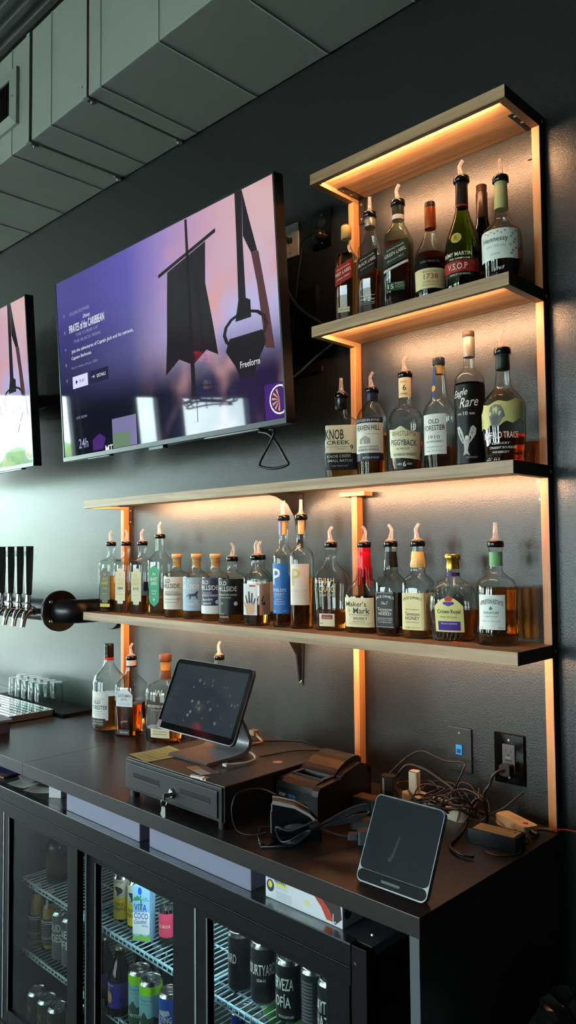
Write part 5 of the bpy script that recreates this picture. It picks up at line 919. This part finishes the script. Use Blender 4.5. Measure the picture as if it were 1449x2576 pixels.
# ---------------------------------------------------------------- back-bar cooler
CB = mat('cooler_black', '#0a0a0b', .42, spec=.18); CBI = mat('cooler_lining', '#3b3c3a', .5, metal=.0)
CT, CF, CBK, CX0, CX1 = -.155, -.495, -.03, -2.05, -.187
co = thing('back_bar_cooler', 'black back-bar cooler with three sliding glass doors under the counter', 'cooler', (-1.0, -.26, FZ))
def cb(mb, n, m, par=None, bv=0): 
    return mb.build(n, m, par or co, par is None, None if par is None else tuple(-c for c in co.location), bv)
cb(MB().box(CX0, CX1, CF + .02, CBK, CT - .02, CT), 'top_panel', mat('cooler_top', '#8b8d8c', .33, metal=.85))
cb(MB().box(CX1 - .03, CX1, CF + .03, CBK, FZ, CT - .02), 'side_panel', CB)
cb(MB().box(CX0, CX0 + .03, CF + .03, CBK, FZ, CT - .02), 'side_panel', CB)
cb(MB().box(CX0 + .03, CX1 - .03, CBK - .03, CBK, FZ, CT - .02), 'back_panel', CBI)
cb(MB().box(CX0 + .03, CX1 - .03, CF + .03, CBK - .03, FZ, FZ + .1), 'floor_panel', CBI)
cb(MB().box(CX0, CX1 - .04, CF - .002, CF + .03, CT - .085, CT - .001).box(CX0, CX1 - .04, CF - .004, CF - .002, CT - .05, CT - .046), 'header_rail', CB, None, .002)
cb(MB().box(CX0, CX1 - .04, CF - .003, CF + .02, CT - .001, CT + .002), 'rail_trim', mat('rail_bright', '#8f9494', .25, metal=1))
cb(MB().box(CX1 - .04, CX1, CF, CF + .03, FZ, CT - .001), 'corner_post', CB, None, .0015)
cb(MB().lathe([(.495, .004), (.497, .003)], 10, 0, CX1 - .028, 0, CT - .035, True, True, 'y'), 'screw', CHROME)
cb(MB().lathe([(CT, .005), (CT + .003, .004)], 10, 0, CX1 - .03, CF + .06), 'screw', STEEL)
cb(MB().box(CX0, CX1 - .04, CF, CF + .03, FZ, FZ + .12), 'kick_plate', CB)
cb(MB().box(CX0, -1.792, CF + .003, CF + .03, FZ + .12, CT - .086), 'front_panel', CB)
cb(MB().box(-1.83, -1.80, CF + .035, CBK - .03, FZ + .1, CT - .02), 'divider_panel', CBI)
def door(x0, x1, y, zt, l0, l1):   # outer x, glass x
    d = cb(MB().box(x0, l0, y, y + .022, FZ + .12, zt + .04).box(l1, x1, y, y + .022, FZ + .12, zt + .04).box(l0, l1, y, y + .022, zt, zt + .04).box(l0, l1, y, y + .022, FZ + .12, FZ + .17), 'sliding_door', CB, None, .0015)
    cb(MB().box(l0 - .002, l1 + .002, y + .008, y + .013, FZ + .165, zt + .003), 'glass', DOORG, d)
    cb(MB().box(x0 + .006, x0 + .012, y - .0015, y + .001, FZ + .13, zt + .02), 'edge_strip', mat('edge_strip', '#9fb4b8', .25, metal=.6), d)
    cb(MB().box(l0 - .004, l0, y - .001, y + .022, FZ + .165, zt), 'gasket', mat('gasket_grey', '#5f6664', .5), d)
door(-1.79, -1.30, CF + .003, -.25, -1.742, -1.357)
door(-1.30, -.79, CF + .028, -.275, -1.238, -.862)
door(-.745, -.235, CF + .003, -.252, -.690, -.300)
cb(MB().box(-.80, -.742, CF + .004, CF + .03, FZ + .12, -.235), 'center_stile', CB)
RK = mat('rack_wire', '#9fb0b2', .35, metal=.3); RKB = mat('rack_wire_blue', '#8fb4c0', .35)
def rack(xa, xb, z, m):
    k = MB().tube([(xa, -.42, z - .004), (xb, -.42, z - .004)], .004, 6).tube([(xa, -.422, z - .016), (xb, -.422, z - .016)], .0025, 6).tube([(xa, -.09, z - .004), (xb, -.09, z - .004)], .004, 6).tube([(xa, -.42, z - .004), (xa, -.09, z - .004)], .004, 6).tube([(xb, -.42, z - .004), (xb, -.09, z - .004)], .004, 6).tube([(xa, -.25, z - .006), (xb, -.25, z - .006)], .003, 6)
    n_ = int((xb - xa) / .021)
    for i in range(1, n_): x = xa + (xb - xa) * i / n_; k.tube([(x, -.424, z - .016), (x, -.424, z - .003), (x, -.42, z - .0015), (x, -.09, z - .0015)], .0022, 5)
    return cb(k, 'wire_rack', m)
S1, S2 = -.485, -.72
for a, b, m in ((-1.79, -1.405, RK), (-1.395, -.815, RKB), (-.80, -.225, RKB)):
    for z in (S1, S2): rack(a, b, z, m)
S3 = FZ + .1
LEDC = mat('cool_led', '#000000', .5, emit=(.75, .9, 1.0, 1), es=130.0)
cb(MB().box(-1.08, -.60, CF + .055, CF + .065, CT - .034, CT - .022), 'interior_light', LEDC)
cb(MB().box(-1.72, -1.55, CF + .055, CF + .062, CT - .032, CT - .022), 'interior_light', mat('cool_led_dim', '#000000', .5, emit=(1.0, .9, .75, 1), es=50.0))
# cooler contents
ALM = mat('can_aluminium', '#c9cac8', .25, metal=1)
def can(name, label, x, y, z, h, r, c, texts=(), rot=0, bands=(), polys=(), group='cans in the cooler', rough=.3):
    t = thing(name, label, 'can', (x, y, z + .0008), math.radians(rot), group)
    MB().lathe([(.001, r * .78), (.005, r * .82), (.010, r)], 22, caps=True).lathe([(h - .012, r), (h - .006, r * .9), (h - .003, r * .86), (h, r * .87), (h - .001, r * .82), (h - .005, r * .8)], 22).build('metal_ends', ALM, t)
    ms = [P(c, rough)]; b = MB().lathe([(.0095, r + .0001), (h - .0118, r + .0001)], 22, 0, caps=False)
    def mi(cc):
        m = P(cc, .4)
        if m not in ms: ms.append(m)
        return ms.index(m)
    fn = lambda o: (lambda u, zz: ((r + o) * math.sin(u / r), -(r + o) * math.cos(u / r), zz))
    for z0, z1, cc in bands: b.lathe([(z0, r + .0004), (z1, r + .0004)], 22, mi(cc), caps=False)
    for cc, pl in polys: b.poly(pl, fn(.0007), mi(cc), .005)
    for s, cc, u, zz, w, hh, *bd in texts: b.text(s, fn(.0009), u, zz, w, hh, mi(cc), bd[0] if bd else .02, 0, 0, 0, .005)
    b.build('print', ms, t)
    MB().tube([(.010 * math.cos(q), .004 + .011 * math.sin(q), h - .003) for q in [2 * PI * i / 12 for i in range(13)]], .0012, 4).lathe([(h - .0045, .004), (h - .002, .003)], 8).build('ring_pull', ALM, t)
    return t
KC = '#1f2124'
can('beer_can', 'dark grey can ending in ARD, first behind the right cooler door', -.721, -.357, S1, .150, .0305, KC, [('COURTYARD', W_, -.034, .075, .085, .024)], 15)
can('beer_can', 'dark grey can lettered COURTYARD behind the right cooler door', -.636, -.353, S1, .150, .0325, KC, [('COURTYARD', W_, .0, .076, .09, .027), ('CREAM ALE', W_, .004, .061, .024, .007)], 28)
can('beer_can', 'dark can lettered CERVEZA SOFÍA behind the right cooler door', -.535, -.363, S1, .150, .0325, '#1c1d1c', [('CERVEZA', W_, -.012, .082, .066, .028), ('SOFÍA', W_, -.012, .042, .052, .032), ('MEXICAN LIGHT LAGER', W_, .002, .018, .04, .006)], 25)
can('beer_can', 'dark can turned to show its fine print panel', -.462, -.355, S1, .150, .03, '#26272c', [('IIIIIIIIIIIIIIIIIIIIII', '#8a8c90', -.006, .03 + k * .008, .03, .005) for k in range(12)], 20)
can('beer_can', 'dark can lettered DAYTIME HAZE at the right end of the door', -.398, -.365, S1, .150, .0305, '#1b1c1d', [('DAYTIME', W_, -.004, .08, .062, .028), ('HAZE', W_, -.004, .044, .05, .03)], 12)
for x, y, lb in ((-.575, -.25, 'dark can standing behind the lettered cans, between two of them'), (-.655, -.22, 'dark can at the back of the right rack')):
    can('beer_can', lb, x, y, S1, .15, .0315, KC, [('COURTYARD', W_, 0, .07, .085, .024)], 40)
for x, y, c, lb in ((-.752, -.32, '#1f3fa0', 'blue can on the lower rack behind the right door'), (-.687, -.33, '#274fb8', 'blue can with white shapes on the lower rack, right of the first blue one'), (-.622, -.34, '#35536a', 'slate can under the lettered cans')):
    can('beer_can', lb, x, y, S2, .16, .031, c, [('v', '#c9cdd4', -.02 + .013 * k, .04 + .025 * ((k * 2) % 5), .01, .012) for k in range(5)], 25)
for x, y, c, lb in ((-.755, -.2, '#5f9a3c', 'green can at the back of the lower rack behind the right door'), (-.70, -.16, '#77b048', 'lime can at the back of the lower rack'), (-.553, -.34, '#8d9294', 'silver can below the dark cans')):
    can('beer_can', lb, x, y, S2, .16, .031, c)
PINE = dict(bands=[(.010, .075, '#e0c21c')], polys=[('#2a2c2c', [(-.016, .105), (-.004, .108), (.008, .104), (.013, .098), (.012, .090), (.006, .086), (-.004, .082), (-.006, .092)])])
can('seltzer_can', 'white and yellow pineapple can, left of its twin on the middle rack', -1.267, -.354, S1, .14, .0265, '#cfccb8', [('ROUGH', KC, .0, .118, .03, .008), ('COMPANY', KC, .0, .079, .03, .004), ('TROPICAL', KC, 0, .05, .036, .010), ('PINEAPPLE', KC, 0, .036, .042, .010)], 30, **PINE)
can('seltzer_can', 'white and yellow pineapple can touching the coconut water carton', -1.198, -.35, S1, .14, .0265, '#cfccb8', [('COMPANY', KC, .0, .079, .03, .004), ('TROPICAL', KC, 0, .05, .036, .010), ('PINEAPPLE', KC, 0, .036, .042, .010)], 30, **PINE)
t = thing('drink_carton', 'blue coconut water carton with palm leaves on the middle rack', 'carton', (-1.118, -.378, S1 + .001), math.radians(30), None)
CBX = P('#8fc0e4', .35); b = MB().box(-.027, .027, -.02, .02, 0, .155); ms = [CBX, P('#2f8a4a', .4), P('#1e3a9a', .4), P('#dfe8ee', .4), P('#7fb84a', .4), P('#1c4fd0', .4)]
ff = XZ(-.0206)
b.poly([(-.027, .02), (.027, .02), (.027, .085), (-.027, .08)], XZ(-.0203), 3)
for k in range(7): a = PI * (k + .2) / 6.4; b.poly([(0, .118), (.024 * math.cos(a), .118 + .015 * math.sin(a)), (.026 * math.cos(a + .16), .114 + .013 * math.sin(a + .16))], ff, 1)
b.poly([(-.003, .09), (.002, .09), (.002, .12), (-.002, .12)], ff, 1)
b.poly([(.006 * math.cos(2 * PI * i / 12) - .004, .143 + .011 * math.sin(2 * PI * i / 12)) for i in range(12)], ff, 5)
b.text('VITA', ff, -.002, .086, .04, .02, 2, .04).text('COCO', ff, .0, .064, .044, .017, 2, .04).text('Coconut', ff, -.002, .05, .04, .012, 2, .01, .1, .3).text('WATER', ff, .012, .042, .02, .005, 2, .02)
b.poly([(-.027, .002), (.027, .002), (.027, .024), (.012, .014), (0, .022), (-.012, .012), (-.027, .02)], ff, 4)
for k in range(5): b.poly([(.0274, -.014 + k * .005), (.0274, .012), (.0274, .016)], lambda x, y: (.0274, y, .03 + k * .018), 1) if False else None
b.build('carton', ms, t)
def pet(name, label, x, y, z, pr, fill, liqm, tint, labs, rot=25, capc='#2a2a2a', group='bottles in the cooler', **k):
    top = pr[-1]; return bottle(name, label, (x, y, z + .0008), rot, pr, fill, liqm, tint=tint, tops=[('cap', [(top[0] - 6, 13.5), (top[0] + 4, 13.8), (top[0] + 6, 12)], P(capc, .4))], labels=labs, group=group, nr=22, **k)
pet('soda_bottle', 'dark grey soda bottle with barcode and orange patch at the back of middle rack', -1.445, -.3, S1, [(0, 28), (4, 33), (12, 34.4), (95, 34.4), (120, 32), (150, 20), (170, 13), (185, 12.5)], 90, liquid('grey_soda', '#3a3c40'), glass('smoke_glass', '#70757a', '#2a2c30'), [lab(150, 14, 92, '#3c3f46', [('JOX', W_, -34, 52, 18, 10, .03), ('IIIIIIIII', '#2a2a2a', 10, 22, 36, 14, .02)], bands=[(70, 90, '#c96a28', 22, -18), (19, 38, '#d0d0cc', 40, 10)])], 25) if False else None
bottle('soda_bottle', 'dark grey soda bottle with barcode and orange patch on the middle rack', (-1.352, -.285, S1 + .0008), 20, [(0, 28), (4, 33), (12, 34.4), (95, 34.4), (120, 32), (150, 20), (170, 13), (185, 12.5)], 0, None, tint=glass('smoke_glass', '#8a8f94', '#2a2c30'), tops=[('cap', [(184, 13.5), (196, 13.5)], P('#202226', .4))], labels=[lab(150, 14, 100, '#3c3f46', [('JOX', W_, -30, 50, 18, 10, .03)], off=.3), lab(40, 19, 38, '#d0d0cc', [('IIIIIIIII', '#2a2a2a', 14, 21, 34, 14, .02)], u=14, off=.8), lab(30, 72, 98, '#c96a28', u=-12, off=.8)], group='bottles in the cooler', nr=22)
bottle('juice_bottle', 'pink bottle cut off at the right edge of the middle door', (-1.045, -.345, S1 + .0008), 25, [(0, 22), (5, 26), (90, 27), (110, 25), (140, 14), (150, 13)], 100, liquid('pinkwater', '#e0c8d8'), tops=[('cap', [(148, 14), (160, 14)], P('#4a5ac0', .4))], labels=[lab(110, 26, 92, '#c43a5a', [('GUAVA', '#e8c8a0', 0, 52, 40, 10)])], group='bottles in the cooler', nr=22)
BRN = glass('brown_beer_glass', '#2e1c0e', '#0c0704')
for x, y, lb in ((-1.289, -.405, 'squat brown bottle with deep blue label, left of its twin'), (-1.208, -.402, 'squat brown bottle with deep blue label, right of its twin')):
    bottle('beer_bottle', lb, (x, y, S2 + .0008), 12, [(0, 30), (4, 34), (100, 34.5), (116, 32), (140, 22), (162, 14), (180, 12.5), (184, 13.5)], 95, COLA, tint=BRN, tops=[('crown_cap', [(183, 15), (186, 14.8), (190, 13), (192, 9)], P('#8f8c78', .3, metal=.8))], labels=[lab(190, 26, 98, '#241a7a', [('ALLAGASH', W_, -10, 88, 34, 6), ('19', '#c9a060', -10, 76, 12, 8)], polys=[('#d9a060', [(-12 + 10 * math.cos(PI / 2 + PI * i / 10), 55 + 17 * math.sin(PI / 2 + PI * i / 10)) for i in range(11)]), ('#d9a060', [(-9 + 10 * math.cos(-PI / 2 + PI * i / 10), 55 + 17 * math.sin(-PI / 2 + PI * i / 10)) for i in range(11)])])], group='bottles in the cooler', nr=22)
for x, y, lb in ((-1.15, -.26, 'brown bottle standing behind the blue-labelled pair'), (-1.24, -.29, 'brown bottle at the back of the lower middle rack')):
    bottle('beer_bottle', lb, (x, y, S2 + .0008), 12, [(0, 30), (4, 34), (100, 34.5), (116, 32), (140, 22), (162, 14), (184, 13)], 0, None, tint=BRN, tops=[('crown_cap', [(183, 15), (186, 14.8), (190, 13)], P('#8f8c78', .3, metal=.8))], group='bottles in the cooler', nr=18)
KZ = dict(bands=[(.122, .146, '#8fd41e'), (.01, .052, '#2c4a3c')], polys=[('#2c4038', [(-.05, .05), (-.03, .062), (-.018, .058), (-.004, .078), (.008, .060), (.024, .066), (.05, .05)])])
KT = [('Patagonia', '#2f6a78', 0, .105, .04, .008), ('PROVISIONS', '#2f6a78', 0, .098, .022, .003), ('Kernza', '#c9d4c4', 0, .032, .05, .014)]
can('beer_can', 'teal and lime Kernza can, upper left of the pair in the middle door', -1.119, -.392, S2, .158, .033, '#7fb0b8', KT, 25, **KZ)
can('beer_can', 'teal and lime Kernza can, nearer one of the pair', -1.050, -.402, S2, .158, .033, '#7fb0b8', KT, 25, **KZ)
can('beer_can', 'royal blue ale can at the right edge of the middle door', -.980, -.388, S2, .145, .031, '#2a52a8', [('FLYING', W_, 0, .07, .045, .016, .03), ('START', W_, 0, .05, .045, .016, .03), ('IPA', '#7fb0d8', 0, .026, .03, .016, .03)], 20, bands=[(.01, .045, '#2f6f9a')], polys=[('#b9c2cc', [(-.018, .1), (.014, .104), (.018, .092), (.0, .086), (-.016, .09)])])
for x, y, c, lb in ((-1.03, -.29, '#8fc43a', 'lime topped can behind the teal pair, left one'), (-.965, -.28, '#6f9a58', 'green can behind the blue ale can')):
    can('beer_can', lb, x, y, S2, .158, .032, c, (), 0, bands=[(.01, .1, '#5f8a90')])
bottle('beer_bottle', 'brown bottle with orange print alone on the left rack', (-1.672, -.35, S1 + .0008), 15, [(0, 32), (4, 36), (112, 36.5), (124, 34), (138, 26), (150, 18), (175, 13), (190, 13)], 110, COLA, tint=glass('amber_beer_glass', '#4a2c16', '#160c06'), tops=[('crown_cap', [(189, 15), (192, 14.8), (196, 13)], P('#8f8c78', .3, metal=.8))], labels=[lab(150, 30, 105, '#33200f', [('S&B', '#b06a30', -26, 78, 16, 20), ('o', '#c98a40', -26, 52, 18, 18, .06)], off=.3)], group='bottles in the cooler', nr=22)
YEL = liquid('yellow_juice', '#d8a838')
for x, y, f, lb in ((-1.766, -.375, 172, 'full yellow juice bottle with black label behind the left door'), (-1.702, -.36, 140, 'half full yellow juice bottle, right of the full one')):
    bottle('juice_bottle', lb, (x, y, S2 + .0008), 20, [(0, 24), (5, 28), (120, 28.5), (140, 26), (160, 19), (176, 14), (190, 13)], f, mat('cloudy_yellow' + str(f), '#b08a2c', .3), tops=[('cap', [(186, 14), (200, 14)], P('#c9c7c0', .4))], labels=[lab(60, 22, 108, '#1b1a1c', [('IIIIIIIIIIIIII', '#8a8a88', 0, 30 + k * 9, 40, 4, .02) for k in range(7)], u=0, bands=[(98, 101, W_), (92, 94, W_), (44, 45.5, W_)])], group='bottles in the cooler', nr=22)
can('beer_can', 'grey can with letters OUD and HOES behind the left door', -1.612, -.366, S2, .162, .0325, '#5c5a58', [('OUD', W_, -.004, .1, .046, .024, .03), ('HOES', W_, -.004, .066, .052, .026, .03)], 20)
can('beer_can', 'grey can half hidden by the left door stile', -1.546, -.368, S2, .162, .0315, '#55524f', [('NE', W_, -.008, .1, .03, .024, .03), ('IFI', W_, -.008, .064, .03, .026, .03)], 20)
low = [(-1.652, -.432, 'first'), (-1.586, -.432, 'second'), (-1.52, -.432, 'third'), (-1.53, -.355, 'fourth'), (-1.46, -.4, 'fifth'), (-1.455, -.44, 'sixth')]
for q, (x, y, w) in enumerate(low[:5]):
    can('beer_can', '%s silver topped can on the bottom of the left cooler bay' % w, x, y if q < 3 else y, S3, .15, .0315, '#2c2c22', [('H', '#8a8060', -.01, .09, .02, .02)], 20)
# ---------------------------------------------------------------- on top of the cooler
for a, b, lb in ((-1.40, -1.006, 'long lilac-grey storage box left of the black counter leg'), (-.96, -.552, 'long lilac-grey storage box right of the black counter leg')):
    t = thing('storage_box', lb, 'box', ((a + b) / 2, -.44, CT + .0008))
    MB().box(a, b, -.472, -.30, CT + .001, CT + .108).build('body', LIL, t, True, bevel=.003)
    MB().box(a - .002, b + .002, -.474, -.298, CT + .098, CT + .112).build('lid', LIL, t, True, bevel=.002)
t = thing('glove_box', 'white carton of nitrile gloves on top of the cooler', 'box', (-.395, -.41, CT + .0008))
gx0, gx1, gy0, gy1 = -.512, -.277, -.462, -.34
b = MB().box(gx0, gx1, gy0, gy1, CT + .001, CT + .078); G = XZ(gy0 - .0006); G2 = XZ(gy0 - .001); z = CT
b.poly([(gx0 + .045 + .036 * math.cos(2 * PI * i / 20), z + .062 + .013 * math.sin(2 * PI * i / 20)) for i in range(20)], G, 1)
b.text('NITRILE', G2, gx0 + .045, z + .055, .06, .013, 0, .04).text('GLOVES', G2, gx0 + .048, z + .042, .036, .008, 1, .02).poly([(gx0 + .035, z + .036), (gx0 + .07, z + .036), (gx0 + .07, z + .042), (gx0 + .035, z + .042)], G, 2).text('POWDER FREE INDUSTRIAL', G2, gx0 + .055, z + .03, .04, .003, 3)
b.poly([(gx0 + .016 + .012 * math.cos(2 * PI * i / 20), z + .03 + .014 * math.sin(2 * PI * i / 20)) for i in range(20)], G, 4); b.poly([(gx0 + .016 + .007 * math.cos(2 * PI * i / 14), z + .033 + .008 * math.sin(2 * PI * i / 14)) for i in range(14)], G2, 2)
for k in range(4): b.text('LATEX FREE DISPOSABLE GLOVES', G2, gx0 + .06, z + .02 - k * .005, .05, .003, 3)
b.poly([(gx1 - .075, z + .075), (gx1 - .03, z + .06), (gx1 - .005, z + .045), (gx1 - .002, z + .02), (gx1 - .02, z + .004), (gx1 - .045, z + .02), (gx1 - .06, z + .05)], G, 5)
b.poly([(gx1 - .085, z + .065), (gx1 - .07, z + .07), (gx1 - .055, z + .045), (gx1 - .035, z + .03), (gx1 - .025, z + .008), (gx1 - .045, z + .008), (gx1 - .06, z + .03), (gx1 - .078, z + .045)], G2, 6)
b.text('L', XZ(gy0 - .0014), gx1 - .022, z + .008, .009, .018, 0, .03).poly([(gx1 - .11, z + .018), (gx1 - .095, z + .018), (gx1 - .095, z + .03), (gx1 - .11, z + .03)], G, 7)
sd = lambda o: (lambda u, zz: (gx1 + o, gy0 + u, zz))
b.poly([(.04 + .03 * math.cos(2 * PI * i / 20), z + .062 + .013 * math.sin(2 * PI * i / 20)) for i in range(20)], sd(.0006), 1).text('NITRILE', sd(.001), .045, z + .055, .06, .013, 0, .04).poly([(.03, z + .036), (.07, z + .036), (.07, z + .043), (.03, z + .043)], sd(.0006), 2).text('GLOVES', sd(.001), .05, z + .044, .04, .008, 1, .02)
b.poly([(.018 + .012 * math.cos(2 * PI * i / 20), z + .03 + .013 * math.sin(2 * PI * i / 20)) for i in range(20)], sd(.0006), 4)
b.build('carton', [P('#c4c8ce', .5), P('#23262a', .5), P('#c9c040', .5), P('#8a8e96', .5), P('#2a3450', .5), P('#3a3234', .5), P('#a8402e', .5), P('#c9c88a', .5)], t, True)
for (x, y, rr, lb, dk) in ((-1.745, -.44, .15, 'folded white paper slip on the cooler top, front one', 1), (-1.765, -.405, -.25, 'white printed slip lying on top of the folded one', 1), (-1.64, -.43, .45, 'white card leaning near the white box on the cooler', 1)):
    o = MB().sheet(lambda u, w: (u, w, .004 * abs(u / .05) + .0006), -.05, .05, -.032, .032, 4, 4, 0)
    for k in range(5): o.text('IIIIIIIIIIIIIIIII', lambda u, w: (u, w, .0016 + .004 * abs(u / .05)), 0, -.024 + k * .011, .07, .005, 1)
    o = tag(o.build('paper_slip', [PAPER, P('#6a6a74', .6)]), lb, 'paper', 'papers on the cooler'); o.location = (x, y, CT + .0022 + (.008 if 'on top' in lb else 0)); o.rotation_euler = (0, 0, rr)
t = thing('small_carton', 'small white carton standing beside the lilac box', 'box', (-1.545, -.42, CT + .0008), .55)
MB().box(-.022, .022, -.02, .02, 0, .05).build('carton', P('#c4c2c6', .6), t, bevel=.001)
t = thing('magazine', 'colourful folded leaflet at the cooler left end', 'paper', (-1.93, -.42, CT + .0025), .15)
MB().box(-.06, .06, -.045, .045, 0, .006).build('cover', P('#7a5a50', .5), t); MB().box(-.06, .06, -.02, .045, .006, .0065).build('printed_panel', P('#3a3868', .5), t)
# ---------------------------------------------------------------- bin bag at the floor right of the counter
t = thing('waste_bin', 'dark bin lined with a crumpled shiny black bag right of the counter', 'bin', (.205, -.215, FZ + .0005))
MB().lathe([(0, .13), (.70, .15), (.705, .155)], 24).build('bin', BLK, t)
bg_ = MB(); rs = []
for i, (zz, rr) in enumerate(((.62, .158), (.68, .165), (.73, .172), (.785, .155), (.775, .12), (.72, .06))):
    rs.append([((rr + .022 * noise.noise(Vector((3 * math.cos(2 * PI * j / 60) * 2, 3 * math.sin(2 * PI * j / 60) * 2, zz * 30)))) * math.cos(2 * PI * j / 60), (rr + .022 * noise.noise(Vector((6 * math.cos(2 * PI * j / 60), 6 * math.sin(2 * PI * j / 60), zz * 30)))) * math.sin(2 * PI * j / 60), zz + .03 * noise.noise(Vector((8 * math.cos(2 * PI * j / 60), 8 * math.sin(2 * PI * j / 60), i * 1.3)))) for j in range(60)])
bg_.loft(rs, 0, False, False, True).build('bag', mat('bag_film', '#1a201d', .12, spec=.8), t)
